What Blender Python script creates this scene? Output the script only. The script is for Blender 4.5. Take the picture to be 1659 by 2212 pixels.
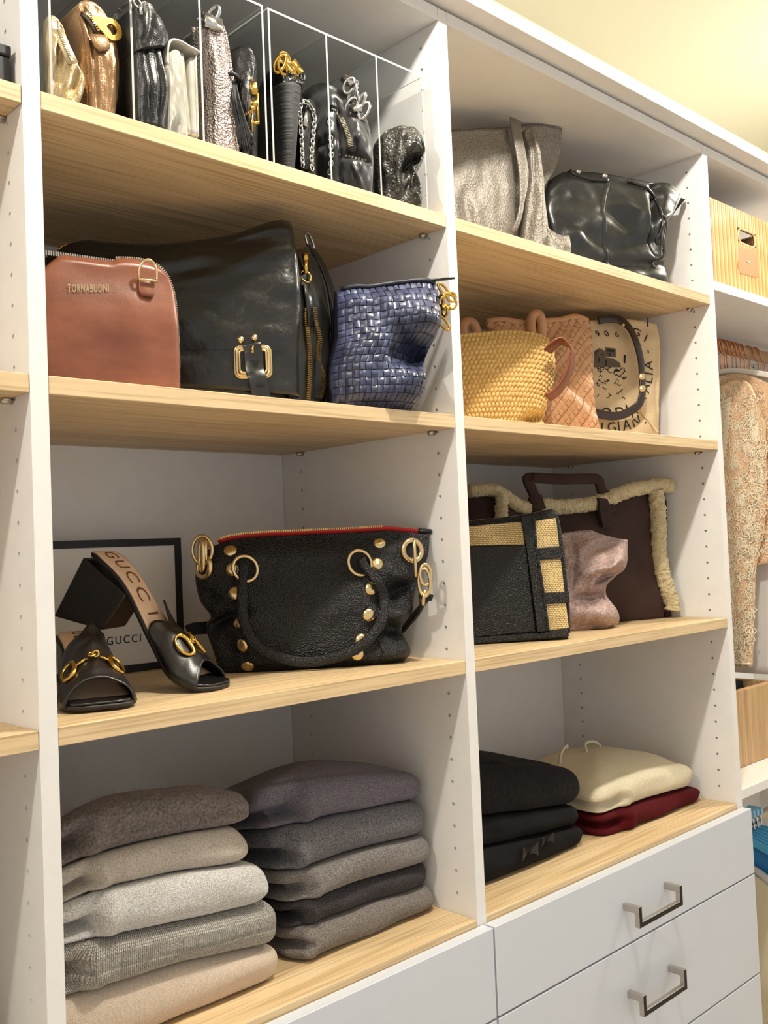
import bpy, bmesh, math, random
from mathutils import Vector, Matrix, noise
for o in list(bpy.data.objects): bpy.data.objects.remove(o)
SC = bpy.context.scene
COL = SC.collection
V = Vector
R_ = math.radians
# ------------------------------------------------------------------ camera
CAM = V((-0.43336, -0.93822, 1.2865))
FW = V((0.69007899, 0.72274422, 0.03783875)); RT = V((0.72372522, -0.68886835, -0.04101477)); UP = V((0.00357727, -0.05568829, 0.99844179))
FPX = 2098.8156
cd = bpy.data.cameras.new('camera'); co = bpy.data.objects.new('camera', cd); COL.objects.link(co)
M = Matrix((RT, UP, -FW)).transposed().to_4x4(); M.translation = CAM
co.matrix_world = M
cd.sensor_fit = 'VERTICAL'; cd.sensor_height = 24.0; cd.lens = FPX / 2212.0 * 24.0
cd.clip_start = 0.02; cd.clip_end = 50
SC.camera = co
# ------------------------------------------------------------------ world, lamps, exposure
wd = bpy.data.worlds.new('world'); SC.world = wd; wd.use_nodes = True
wb = wd.node_tree.nodes['Background']; wb.inputs[0].default_value = (1.0, 0.985, 0.96, 1); wb.inputs[1].default_value = 0.77
SC.view_settings.view_transform = 'Standard'; SC.view_settings.look = 'None'
SC.view_settings.exposure = 0.0; SC.view_settings.gamma = 1.0; SC.view_settings.use_curve_mapping = False
LAMPS = ((-1.25, -0.42, 2.40), (0.45, -0.42, 2.40), (2.2, -0.42, 2.40))
for lp in LAMPS:
    ld = bpy.data.lights.new('ceiling_lamp_light', 'POINT'); ld.energy = 49.0; ld.color = (1.0, 0.95, 0.88); ld.shadow_soft_size = 0.028
    lo = bpy.data.objects.new('ceiling_lamp_light', ld); COL.objects.link(lo); lo.location = lp

# ------------------------------------------------------------------ helpers
def ray(u, v): return FW + RT * ((u - 829.5) / FPX) - UP * ((v - 1106.0) / FPX)
def atY(u, v, y): d = ray(u, v); return CAM + d * ((y - CAM.y) / d.y)
def atX(u, v, x): d = ray(u, v); return CAM + d * ((x - CAM.x) / d.x)
def atZ(u, v, z): d = ray(u, v); return CAM + d * ((z - CAM.z) / d.z)
def crop(ox, oy, s): return lambda a, b: (ox + a / s, oy + b / s)

class Fr:
    """a vertical plane through a floor point, turned by yaw degrees (negative: right end nearer the viewer)"""
    def __init__(s, p, yaw, lean=0.0):
        s.p = V(p); a = R_(yaw); s.ex = V((math.cos(a), math.sin(a), 0)); ey = V((-math.sin(a), math.cos(a), 0))
        l = R_(lean); s.ey = ey * math.cos(l) - V((0, 0, 1)) * math.sin(l); s.ez = V((0, 0, 1)) * math.cos(l) + ey * math.sin(l)
    def w(s, x, z, y=0.0): return s.p + s.ex * x + s.ez * z + s.ey * y
    def px(s, u, v, y=0.0):
        d = ray(u, v); t = ((s.p + s.ey * y) - CAM).dot(s.ey) / d.dot(s.ey)
        q = CAM + d * t - s.p
        return (q.dot(s.ex), q.dot(s.ez))
    def pw(s, u, v, y=0.0): a = s.px(u, v, y); return s.w(a[0], a[1], y)
    def pl(s, pts, y=0.0): return [s.px(u, v, y) for u, v in pts]

def link(name, me, mat, parent=None, base=None):
    o = bpy.data.objects.new(name, me); COL.objects.link(o)
    if mat is not None:
        for m in (mat if isinstance(mat, (list, tuple)) else [mat]): me.materials.append(m)
    if parent is not None: o.parent = parent
    elif base is not None: o.location = base
    return o
def origin(o):
    p = V((0, 0, 0))
    while o is not None: p += o.location; o = o.parent
    return p
def mesh(name, vs, fs, mat, parent=None, base=None, smooth=True, uv=None, mi=None):
    """vs in world metres; the object sits at its parent's base (or at base)"""
    b = origin(parent) if parent is not None else (V(base) if base is not None else V((0, 0, 0)))
    me = bpy.data.meshes.new(name); me.from_pydata([tuple(V(q) - b) for q in vs], [], fs)
    if smooth: me.polygons.foreach_set('use_smooth', [True] * len(me.polygons))
    if uv is not None:
        l = me.uv_layers.new(name='UVMap'); vi = [0] * len(me.loops); me.loops.foreach_get('vertex_index', vi)
        l.data.foreach_set('uv', [c for i in vi for c in uv[i]])
    if mi is not None: me.polygons.foreach_set('material_index', mi)
    me.update()
    return link(name, me, mat, parent, base)
def thing(name, label, cat, loc, group=None):
    o = bpy.data.objects.new(name, None); COL.objects.link(o); o.location = V(loc); o.empty_display_size = 0.02
    o['label'] = label; o['category'] = cat
    if group: o['group'] = group
    return o
def tag(o, label, cat, group=None):
    o['label'] = label; o['category'] = cat
    if group: o['group'] = group
    return o
class MB:
    """collects shapes for ONE mesh"""
    def __init__(s): s.v = []; s.f = []
    def add(s, vs, fs): n = len(s.v); s.v += [V(q) for q in vs]; s.f += [tuple(i + n for i in f) for f in fs]; return s
    def box(s, a, b):
        x0, y0, z0 = a; x1, y1, z1 = b
        return s.add([(x0, y0, z0), (x1, y0, z0), (x1, y1, z0), (x0, y1, z0), (x0, y0, z1), (x1, y0, z1), (x1, y1, z1), (x0, y1, z1)],
                     [(0, 3, 2, 1), (4, 5, 6, 7), (0, 1, 5, 4), (1, 2, 6, 5), (2, 3, 7, 6), (3, 0, 4, 7)])
    def obox(s, c, ax, ay, az, hx, hy, hz):
        c = V(c); vs = [c + ax * (sx * hx) + ay * (sy * hy) + az * (sz * hz) for sz in (-1, 1) for sx, sy in ((-1, -1), (1, -1), (1, 1), (-1, 1))]
        return s.add(vs, [(0, 3, 2, 1), (4, 5, 6, 7), (0, 1, 5, 4), (1, 2, 6, 5), (2, 3, 7, 6), (3, 0, 4, 7)])
    def tube(s, pts, r, n=8, closed=False, caps=True):
        vs, fs = tube_mesh(pts, r, n, closed, caps); return s.add(vs, fs)
    def band(s, pts, w, t, wdir, closed=False):
        vs, fs = band_mesh(pts, w, t, wdir, closed); return s.add(vs, fs)
    def dome(s, c, nrm, r, h, n=14, rings=3):
        nrm = V(nrm).normalized(); a = nrm.orthogonal().normalized(); b = nrm.cross(a); c = V(c); vs = []; fs = []
        for k in range(rings + 1):
            t = k / rings * math.pi / 2
            for i in range(n):
                g = 2 * math.pi * i / n; vs.append(c + (a * math.cos(g) + b * math.sin(g)) * (r * math.cos(t) if k else r) + nrm * (h * math.sin(t)))
        for k in range(rings):
            for i in range(n): j = (i + 1) % n; fs.append((k * n + i, k * n + j, (k + 1) * n + j, (k + 1) * n + i))
        fs.append(tuple(rings * n + i for i in range(n)))
        return s.add(vs, fs)
    def build(s, name, mat, parent=None, base=None, smooth=True, bevel=0, seg=2, auto=None):
        o = mesh(name, s.v, s.f, mat, parent, base, smooth)
        if bevel:
            m = o.modifiers.new('bevel', 'BEVEL'); m.width = bevel; m.segments = seg; m.limit_method = 'ANGLE'; m.angle_limit = R_(40); m.harden_normals = False
        if auto: 
            me = o.data; ang = R_(auto); bm = bmesh.new(); bm.from_mesh(me)
            for e in bm.edges:
                if len(e.link_faces) == 2 and e.calc_face_angle(0) > ang: e.smooth = False
            bm.to_mesh(me); bm.free()
        return o
def frames(P, closed):
    n = len(P); T = []
    for i in range(n):
        a = P[(i - 1) % n] if (closed or i > 0) else P[i]; b = P[(i + 1) % n] if (closed or i < n - 1) else P[i]
        d = b - a; T.append(d.normalized() if d.length > 1e-9 else V((0, 0, 1)))
    N = [T[0].orthogonal().normalized()]
    for i in range(1, n):
        q = N[-1] - T[i] * N[-1].dot(T[i]); N.append(q.normalized() if q.length > 1e-6 else T[i].orthogonal().normalized())
    return T, N
def tube_mesh(pts, r, n=8, closed=False, caps=True):
    P = [V(p) for p in pts]; T, N = frames(P, closed); rs = r if isinstance(r, (list, tuple)) else [r] * len(P); vs = []; fs = []
    for p, t, m, q in zip(P, T, N, rs):
        b = t.cross(m)
        for i in range(n): g = 2 * math.pi * i / n; vs.append(p + (m * math.cos(g) + b * math.sin(g)) * q)
    L = len(P)
    for k in range(L if closed else L - 1):
        k2 = (k + 1) % L; sh = 0
        if closed and k == L - 1:   # match twist
            best = 1e9
            for q in range(n):
                d = (vs[k * n] - vs[k2 * n + q]).length
                if d < best: best = d; sh = q
        for i in range(n):
            j = (i + 1) % n; fs.append((k * n + i, k * n + j, k2 * n + (j + sh) % n, k2 * n + (i + sh) % n))
    if caps and not closed: fs.append(tuple(range(n))[::-1]); fs.append(tuple((L - 1) * n + i for i in range(n)))
    return vs, fs
def band_mesh(pts, w, t, wdir, closed=False):
    """flat strap: w wide along wdir (vector or list), t thick"""
    P = [V(p) for p in pts]; T, _ = frames(P, closed); vs = []; fs = []; L = len(P)
    for i, (p, tg) in enumerate(zip(P, T)):
        wv = V(wdir[i] if isinstance(wdir, list) else wdir); wv = (wv - tg * wv.dot(tg)).normalized(); nv = tg.cross(wv)
        ww = w[i] if isinstance(w, (list, tuple)) else w; e = min(t, ww) * 0.3
        for a, b in ((-ww / 2 + e, -t / 2), (ww / 2 - e, -t / 2), (ww / 2, -t / 2 + e * .6), (ww / 2, t / 2 - e * .6), (ww / 2 - e, t / 2), (-ww / 2 + e, t / 2), (-ww / 2, t / 2 - e * .6), (-ww / 2, -t / 2 + e * .6)):
            vs.append(p + wv * a + nv * b)
    for k in range(L if closed else L - 1):
        k2 = (k + 1) % L
        for i in range(8): j = (i + 1) % 8; fs.append((k * 8 + i, k * 8 + j, k2 * 8 + j, k2 * 8 + i))
    if not closed: fs.append((7, 6, 5, 4, 3, 2, 1, 0)); fs.append(tuple((L - 1) * 8 + i for i in range(8)))
    return vs, fs
def spline(pts, n, closed=False):
    """Catmull-Rom through pts (tuples of any length), n samples spaced by chord length"""
    P = [tuple(p) for p in pts]; m = len(P); D = len(P[0])
    if m == 1: return [V(P[0])] * n
    segs = m if closed else m - 1; out = []; fine = []
    def g(i): 
        if closed: return P[i % m]
        if i < 0: return tuple(2 * P[0][k] - P[1][k] for k in range(D))
        if i >= m: return tuple(2 * P[-1][k] - P[-2][k] for k in range(D))
        return P[i]
    K = 16
    for s in range(segs):
        a, b, c, d = g(s - 1), g(s), g(s + 1), g(s + 2)
        # centripetal-like damping of overshoot
        for q in range(K):
            t = q / K; t2 = t * t; t3 = t2 * t
            fine.append(tuple(0.5 * (2 * b[k] + (c[k] - a[k]) * t + (2 * a[k] - 5 * b[k] + 4 * c[k] - d[k]) * t2 + (3 * b[k] - a[k] - 3 * c[k] + d[k]) * t3) for k in range(D)))
    fine.append(P[0] if closed else P[-1])
    cum = [0.0]
    for i in range(1, len(fine)): cum.append(cum[-1] + math.sqrt(sum((fine[i][k] - fine[i - 1][k]) ** 2 for k in range(D))))
    tot = cum[-1] or 1e-9; j = 0; N = n if closed else n - 1
    for i in range(n):
        t = tot * i / N
        while j < len(cum) - 2 and cum[j + 1] < t: j += 1
        e = (t - cum[j]) / ((cum[j + 1] - cum[j]) or 1e-9)
        out.append(tuple(fine[j][k] + (fine[j + 1][k] - fine[j][k]) * e for k in range(D)))
    return [V(q) for q in out] if D in (2, 3) else out
def lerp(a, b, t): return a + (b - a) * t
def ss(a, b, x): t = max(0.0, min(1.0, (x - a) / (b - a))); return t * t * (3 - 2 * t)
def tab(*pts):
    """smooth 1-D table"""
    def f(x):
        if x <= pts[0][0]: return pts[0][1]
        for (a, va), (b, vb) in zip(pts, pts[1:]):
            if x <= b: return va + (vb - va) * ss(a, b, x)
        return pts[-1][1]
    return f
def nz(x, y, z=0.0): return noise.noise(V((x, y, z)))
def creases(lst, amp=0.0, sc=6.0, st=1.0, seed=0.0, octv=2):
    """lst: (u0,v0,u1,v1,width,depth) valleys (depth>0) or ridges (<0); plus soft wrinkles"""
    def f(u, v):
        d = 0.0
        for (a, b, c, e, w, h) in lst:
            vx, vy = c - a, e - b; L2 = vx * vx + vy * vy or 1e-9; t = ((u - a) * vx + (v - b) * vy) / L2; t = max(0, min(1, t))
            r = math.hypot(u - a - vx * t, v - b - vy * t); fall = 1.0 if L2 < 1e-6 else (0.35 + 0.65 * math.sin(math.pi * min(1, max(0, t * .8 + .1))))
            d -= h * math.exp(-(r / w) ** 2) * fall
        if amp:
            for k in range(octv): d += amp * (0.5 ** k) * nz(u * sc * 2 ** k, v * sc * st * 2 ** k, seed + 3.1 * k)
        return d
    return f
def coons(L, R, B, T, nu, nv):
    l = spline(L, nv + 1); r = spline(R, nv + 1); b = spline(B, nu + 1); t = spline(T, nu + 1)
    def us(i): return (1 - math.cos(math.pi * i / nu)) / 2
    def pick(c, u): x = u * (len(c) - 1); i = min(int(x), len(c) - 2); return c[i].lerp(c[i + 1], x - i)
    g = []
    for j in range(nv + 1):
        v = j / nv; row = []
        for i in range(nu + 1):
            u = us(i); q = l[j] * (1 - u) + r[j] * u + pick(b, u) * (1 - v) + pick(t, u) * v - (b[0] * (1 - u) * (1 - v) + b[-1] * u * (1 - v) + t[0] * (1 - u) * v + t[-1] * u * v)
            row.append((u, v, q))
        g.append(row)
    return g
def pillow(name, fr, L, R, B, T, front, back, mat, parent, nu=44, nv=40, nh=2.8, em=0.0, disp=None, dispb=None, y0=0.0, topcap=True, base=None, hollow=0.0):
    """soft closed body over a four-sided outline in the frame's plane. front(v), back(v): half thickness; em: share of it left at the side edges"""
    g = coons(L, R, B, T, nu, nv); vs = []; uv = []; fs = []
    def e(u): return max(em, (1 - abs(2 * u - 1) ** nh) ** (1 / nh)) if 0 < u < 1 else em
    fi = {}; bi = {}
    for j, row in enumerate(g):
        for i, (u, v, q) in enumerate(row):
            k = e(u); f = front(v) * k + (disp(u, v) * (0.15 + 0.85 * min(1, k * 1.5)) if disp else 0)
            fi[i, j] = len(vs); vs.append(fr.w(q.x, q.y, y0 - f)); uv.append((q.x, q.y))
    for j, row in enumerate(g):
        for i, (u, v, q) in enumerate(row):
            if em == 0 and i in (0, nu): bi[i, j] = fi[i, j]; continue
            k = e(u); f = back(v) * k + (dispb(u, v) * min(1, k * 1.5) if dispb else 0)
            bi[i, j] = len(vs); vs.append(fr.w(q.x, q.y, y0 + f)); uv.append((q.x + 0.37, q.y))
    for j in range(nv):
        for i in range(nu):
            fs.append((fi[i, j], fi[i + 1, j], fi[i + 1, j + 1], fi[i, j + 1]))
            fs.append((bi[i + 1, j], bi[i, j], bi[i, j + 1], bi[i + 1, j + 1]))
        if em > 0:
            fs.append((bi[0, j], fi[0, j], fi[0, j + 1], bi[0, j + 1])); fs.append((fi[nu, j], bi[nu, j], bi[nu, j + 1], fi[nu, j + 1]))
    for i in range(nu):
        a = (fi[i, 0], bi[i, 0], bi[i + 1, 0], fi[i + 1, 0]); a = tuple(dict.fromkeys(a))
        if len(a) > 2: fs.append(a)
        if topcap:
            a = tuple(dict.fromkeys((fi[i, nv], fi[i + 1, nv], bi[i + 1, nv], bi[i, nv])))
            if len(a) > 2: fs.append(a)
    o = mesh(name, vs, fs, mat, parent, base, True, uv)
    o_grid[o.name] = (fr, g, front, disp, e, y0)
    if not topcap and hollow:
        m = o.modifiers.new('wall', 'SOLIDIFY'); m.thickness = hollow; m.offset = -1
    return o
o_grid = {}
def on(o, u, v, lift=0.001):
    """point on the front of a pillow at (u,v) of its outline"""
    fr, g, front, disp, e, y0 = o_grid[o.name]; nv = len(g) - 1; nu = len(g[0]) - 1
    y = v * nv; j = min(int(y), nv - 1); i = min(range(nu), key=lambda k: abs(g[j][k][0] - u) if g[j][k][0] <= u else 9)
    t = (u - g[j][i][0]) / (g[j][i + 1][0] - g[j][i][0]); w = y - j
    q = (g[j][i][2] * (1 - t) + g[j][i + 1][2] * t) * (1 - w) + (g[j + 1][i][2] * (1 - t) + g[j + 1][i + 1][2] * t) * w
    k = e(u); f = front(v) * k + (disp(u, v) * (0.15 + 0.85 * min(1, k * 1.5)) if disp else 0)
    return fr.w(q.x, q.y, y0 - f - lift)
def nearest_uv(o, u_px, v_px):
    """(u,v) of a pillow's front point that shows at a pixel of the photograph"""
    fr, g, front, disp, e, y0 = o_grid[o.name]; best = None
    for it in range(3):
        if best is None: cand = [(a / 24, b / 24) for a in range(1, 24) for b in range(25)]
        else: s = 0.05 / (3.5 ** (it - 1)); cand = [(best[0] + a * s / 4, best[1] + b * s / 4) for a in range(-4, 5) for b in range(-4, 5)]
        bd = 1e18
        for a, b in cand:
            if not (0.002 < a < 0.998 and 0 <= b <= 1): continue
            d = on(o, a, b, 0) - CAM; w = d.dot(FW); x = 829.5 + FPX * d.dot(RT) / w - u_px; y = 1106 - FPX * d.dot(UP) / w - v_px
            if x * x + y * y < bd: bd = x * x + y * y; nb = (a, b)
        best = nb
    return best
def onpx(o, u_px, v_px, lift=0.001): return on(o, *nearest_uv(o, u_px, v_px), lift=lift)
def nrm_at(o, u, v):
    a = on(o, min(.995, u + .02), v, 0) - on(o, max(.005, u - .02), v, 0); b = on(o, u, min(1, v + .02), 0) - on(o, u, max(0, v - .02), 0)
    n = a.cross(b).normalized(); return n if n.dot(CAM - on(o, u, v, 0)) > 0 else -n
def ringpts(c, n, r, k=24, rx=None, a0=None):
    n = V(n).normalized(); a = V(a0) if a0 is not None else n.orthogonal(); a = (a - n * a.dot(n)).normalized(); b = n.cross(a); rx = rx or r
    return [V(c) + a * (rx * math.cos(2 * math.pi * i / k)) + b * (r * math.sin(2 * math.pi * i / k)) for i in range(k)]
def text_mesh(s, size, align='CENTER', ext=0.0, shear=0.0, space=1.0, off=0.0):
    c = bpy.data.curves.new('t', 'FONT'); c.body = s; c.size = size; c.align_x = align; c.align_y = 'CENTER'; c.extrude = ext; c.shear = shear; c.space_character = space; c.offset = off; c.resolution_u = 3
    o = bpy.data.objects.new('t', c); COL.objects.link(o); dg = bpy.context.evaluated_depsgraph_get(); dg.update()
    me = o.evaluated_get(dg).to_mesh(); vs = [v.co.copy() for v in me.vertices]; fs = [tuple(p.vertices) for p in me.polygons]
    o.evaluated_get(dg).to_mesh_clear(); bpy.data.objects.remove(o); bpy.data.curves.remove(c)
    return vs, fs
# ------------------------------------------------------------------ materials
def nt(name):
    m = bpy.data.materials.new(name); m.use_nodes = True; t = m.node_tree; b = t.nodes['Principled BSDF']
    def N(k, **kw):
        n = t.nodes.new(k)
        for a, v in kw.items(): setattr(n, a, v)
        return n
    return m, t, b, N, t.links.new
def col(c): return (c[0], c[1], c[2], 1)
def s2l(*c): return tuple((x / 255 / 12.92 if x / 255 <= 0.04045 else ((x / 255 + 0.055) / 1.055) ** 2.4) for x in c)
def mat(name, c, rough=0.5, metal=0.0, c2=None, nscale=8.0, ndet=4.0, nstretch=(1, 1, 1), bumps=(), coat=0.0, coatr=0.2, sheen=0.0, spec=0.5, crange=(0.35, 0.65), uvc=False, rough2=None, sheentint=None):
    """c, c2: two tones mixed by noise; bumps: (kind, scale, strength[, stretch])"""
    m, t, b, N, L = nt(name)
    b.inputs['Base Color'].default_value = col(c); b.inputs['Roughness'].default_value = rough; b.inputs['Metallic'].default_value = metal
    b.inputs['Coat Weight'].default_value = coat; b.inputs['Coat Roughness'].default_value = coatr; b.inputs['Sheen Weight'].default_value = sheen; b.inputs['Specular IOR Level'].default_value = spec
    if sheentint: b.inputs['Sheen Tint'].default_value = col(sheentint)
    tc = N('ShaderNodeTexCoord'); src = tc.outputs['UV' if uvc else 'Object']
    def mp(st):
        q = N('ShaderNodeMapping'); q.inputs['Scale'].default_value = st; L(src, q.inputs['Vector']); return q.outputs['Vector']
    if c2 is not None:
        n = N('ShaderNodeTexNoise'); n.inputs['Scale'].default_value = nscale; n.inputs['Detail'].default_value = ndet; n.inputs['Roughness'].default_value = 0.6; L(mp(nstretch), n.inputs['Vector'])
        r = N('ShaderNodeValToRGB'); r.color_ramp.elements[0].position = crange[0]; r.color_ramp.elements[1].position = crange[1]; r.color_ramp.elements[0].color = col(c); r.color_ramp.elements[1].color = col(c2)
        L(n.outputs['Fac'], r.inputs['Fac']); L(r.outputs['Color'], b.inputs['Base Color'])
        if rough2 is not None:
            q = N('ShaderNodeMapRange'); q.inputs['From Min'].default_value = crange[0]; q.inputs['From Max'].default_value = crange[1]; q.inputs['To Min'].default_value = rough; q.inputs['To Max'].default_value = rough2
            L(n.outputs['Fac'], q.inputs['Value']); L(q.outputs['Result'], b.inputs['Roughness'])
    prev = None
    for bp in bumps:
        kind, sc, st = bp[:3]; stc = bp[3] if len(bp) > 3 else (1, 1, 1)
        if kind == 'noise': n = N('ShaderNodeTexNoise'); n.inputs['Scale'].default_value = sc; n.inputs['Detail'].default_value = 5; h = n.outputs['Fac']
        elif kind == 'pebble': n = N('ShaderNodeTexVoronoi', feature='SMOOTH_F1'); n.inputs['Scale'].default_value = sc; n.inputs['Smoothness'].default_value = 0.4; h = n.outputs['Distance']
        elif kind == 'crack': n = N('ShaderNodeTexVoronoi', feature='DISTANCE_TO_EDGE'); n.inputs['Scale'].default_value = sc; h = n.outputs['Distance']
        elif kind == 'wave': n = N('ShaderNodeTexWave'); n.inputs['Scale'].default_value = sc; n.inputs['Distortion'].default_value = 1.0; n.inputs['Detail'].default_value = 1; h = n.outputs['Fac']
        L(mp(stc), n.inputs['Vector'])
        u = N('ShaderNodeBump'); u.inputs['Strength'].default_value = st; u.inputs['Distance'].default_value = 0.004; L(h, u.inputs['Height'])
        if prev: L(prev, u.inputs['Normal'])
        prev = u.outputs['Normal']
    if prev: L(prev, b.inputs['Normal'])
    return m
def wood(name, a, b_, axis=0, sc=1.0):
    m, t, b, N, L = nt(name); tc = N('ShaderNodeTexCoord'); q = N('ShaderNodeMapping'); s = [26 * sc, 26 * sc, 26 * sc]; s[axis] = 1.3 * sc; q.inputs['Scale'].default_value = s
    L(tc.outputs['Object'], q.inputs['Vector'])
    n = N('ShaderNodeTexNoise'); n.inputs['Scale'].default_value = 1.6; n.inputs['Detail'].default_value = 9; n.inputs['Roughness'].default_value = 0.68; n.inputs['Distortion'].default_value = 0.35; L(q.outputs['Vector'], n.inputs['Vector'])
    r = N('ShaderNodeValToRGB'); e = r.color_ramp.elements; e[0].position = 0.3; e[0].color = col(a); e[1].position = 0.68; e[1].color = col(b_)
    L(n.outputs['Fac'], r.inputs['Fac']); 
    n2 = N('ShaderNodeTexNoise'); q2 = N('ShaderNodeMapping'); s2 = [220 * sc] * 3; s2[axis] = 5 * sc; q2.inputs['Scale'].default_value = s2; L(tc.outputs['Object'], q2.inputs['Vector']); n2.inputs['Scale'].default_value = 1; n2.inputs['Detail'].default_value = 3; L(q2.outputs['Vector'], n2.inputs['Vector'])
    r2 = N('ShaderNodeValToRGB'); r2.color_ramp.elements[0].position = 0.34; r2.color_ramp.elements[0].color = (0.74, 0.70, 0.64, 1); r2.color_ramp.elements[1].position = 0.52; r2.color_ramp.elements[1].color = (1, 1, 1, 1); L(n2.outputs['Fac'], r2.inputs['Fac'])
    mx = N('ShaderNodeMix', data_type='RGBA', blend_type='MULTIPLY'); mx.inputs[0].default_value = 1.0; L(r.outputs['Color'], mx.inputs[6]); L(r2.outputs['Color'], mx.inputs[7])
    L(mx.outputs[2], b.inputs['Base Color']); b.inputs['Roughness'].default_value = 0.5
    u = N('ShaderNodeBump'); u.inputs['Strength'].default_value = 0.12; u.inputs['Distance'].default_value = 0.001; L(n2.outputs['Fac'], u.inputs['Height']); L(u.outputs['Normal'], b.inputs['Normal'])
    return m
KB = 1.35
def knit(name, a, b_, pitch=0.0022, row=0.0024, strength=0.6, speck=900.0, depth=0.0012, sheen=0.35, chev=0.35, crange=(0.3, 0.7), dmin=0.62):
    """knitted cloth on metric UVs: columns of V stitches and heathered yarn"""
    a, b_ = [tuple(min(.9, x * KB) for x in q) for q in (a, b_)]
    m, t, b, N, L = nt(name); tc = N('ShaderNodeTexCoord'); sx = N('ShaderNodeSeparateXYZ'); L(tc.outputs['UV'], sx.inputs[0])
    def mth(op, x, y=None):
        n = N('ShaderNodeMath', operation=op)
        for k, q in enumerate((x, y)):
            if q is None: continue
            if isinstance(q, (int, float)): n.inputs[k].default_value = q
            else: L(q, n.inputs[k])
        return n.outputs[0]
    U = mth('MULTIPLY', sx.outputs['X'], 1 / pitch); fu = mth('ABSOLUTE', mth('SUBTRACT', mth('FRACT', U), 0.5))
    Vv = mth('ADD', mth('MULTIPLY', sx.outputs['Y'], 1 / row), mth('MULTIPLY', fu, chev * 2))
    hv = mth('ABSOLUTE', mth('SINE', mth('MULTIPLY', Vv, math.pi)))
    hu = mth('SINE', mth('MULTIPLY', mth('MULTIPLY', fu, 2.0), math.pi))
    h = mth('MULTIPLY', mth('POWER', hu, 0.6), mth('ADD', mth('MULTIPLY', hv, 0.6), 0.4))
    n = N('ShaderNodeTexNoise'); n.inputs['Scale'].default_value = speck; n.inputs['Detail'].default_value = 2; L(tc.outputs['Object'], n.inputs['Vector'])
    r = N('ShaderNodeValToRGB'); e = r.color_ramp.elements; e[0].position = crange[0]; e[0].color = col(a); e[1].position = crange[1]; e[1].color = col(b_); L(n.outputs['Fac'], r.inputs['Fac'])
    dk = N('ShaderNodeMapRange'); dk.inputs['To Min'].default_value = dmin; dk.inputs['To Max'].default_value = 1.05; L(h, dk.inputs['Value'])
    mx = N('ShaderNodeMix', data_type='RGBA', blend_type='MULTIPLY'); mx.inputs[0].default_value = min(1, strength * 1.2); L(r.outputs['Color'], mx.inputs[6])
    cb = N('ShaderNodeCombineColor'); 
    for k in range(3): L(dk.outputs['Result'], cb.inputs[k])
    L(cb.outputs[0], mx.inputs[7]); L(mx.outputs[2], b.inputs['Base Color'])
    b.inputs['Roughness'].default_value = 0.9; b.inputs['Sheen Weight'].default_value = sheen; b.inputs['Sheen Roughness'].default_value = 0.5; b.inputs['Specular IOR Level'].default_value = 0.2
    b.inputs['Sheen Tint'].default_value = col(b_)
    u = N('ShaderNodeBump'); u.inputs['Strength'].default_value = strength; u.inputs['Distance'].default_value = depth; L(h, u.inputs['Height'])
    u2 = N('ShaderNodeBump'); u2.inputs['Strength'].default_value = 0.35; u2.inputs['Distance'].default_value = 0.0012; L(n.outputs['Fac'], u2.inputs['Height']); L(u.outputs['Normal'], u2.inputs['Normal'])
    L(u2.outputs['Normal'], b.inputs['Normal'])
    return m
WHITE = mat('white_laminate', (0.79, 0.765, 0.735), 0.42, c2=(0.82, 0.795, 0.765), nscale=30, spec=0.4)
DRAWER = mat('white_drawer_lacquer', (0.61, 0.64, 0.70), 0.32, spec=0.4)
OAK = wood('oak_shelf', s2l(203, 173, 128), s2l(227, 201, 160))
OAK2 = wood('oak_box', s2l(176, 138, 96), s2l(205, 170, 124), axis=2)
CEIL = mat('cream_ceiling_paint', s2l(200, 195, 174), 0.9)
FLOOR = mat('beige_carpet', s2l(190, 176, 158), 0.95, c2=s2l(205, 192, 176), nscale=200)
GOLD = mat('gold_metal', s2l(214, 172, 84), 0.24, 1.0, bumps=(('noise', 300, 0.05),))
PALEGOLD = mat('pale_gold_metal', s2l(226, 200, 150), 0.28, 1.0)
SILVER = mat('silver_metal', s2l(205, 203, 200), 0.22, 1.0)
NICKEL = mat('brushed_nickel', s2l(196, 188, 178), 0.34, 1.0)
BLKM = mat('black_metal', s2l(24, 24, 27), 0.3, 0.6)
COPPER = mat('copper_wire', s2l(226, 160, 118), 0.35, 1.0)
m, t, b, N, L = nt('clear_acrylic'); ACRYL = m
b.inputs['Base Color'].default_value = (0.96, 0.98, 0.97, 1); b.inputs['Roughness'].default_value = 0.03; b.inputs['Transmission Weight'].default_value = 1.0; b.inputs['IOR'].default_value = 1.25

# ------------------------------------------------------------------ the setting
T = 0.019; W1 = 0.6128; W2 = 0.7627; D = 0.4105
XB0, XB1 = W1, W1 + T; XC0, XC1 = XB1 + W2, XB1 + W2 + T; XD0 = XC1 + 0.92
ZS = (1.770, 1.4760, 1.1215, 0.755)
ZT = 2.060; ZCAN = 2.0838; CEILZ = 2.53
def struct(name, mb, m, **k): o = mb.build(name, m, **k); o['kind'] = 'structure'; return o
struct('floor', MB().box((-2.6, -2.2, -0.05), (3.6, D + 0.12, 0.0)), FLOOR, smooth=False)
struct('ceiling', MB().box((-2.6, -2.2, CEILZ), (3.6, D + 0.12, CEILZ + 0.05)), CEIL, smooth=False)
struct('wall_back', MB().box((-2.6, D + 0.02, 0), (3.6, D + 0.12, CEILZ)), CEIL, smooth=False)
struct('wall_right', MB().box((3.5, -2.2, 0), (3.6, D + 0.02, CEILZ)), CEIL, smooth=False)

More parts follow.
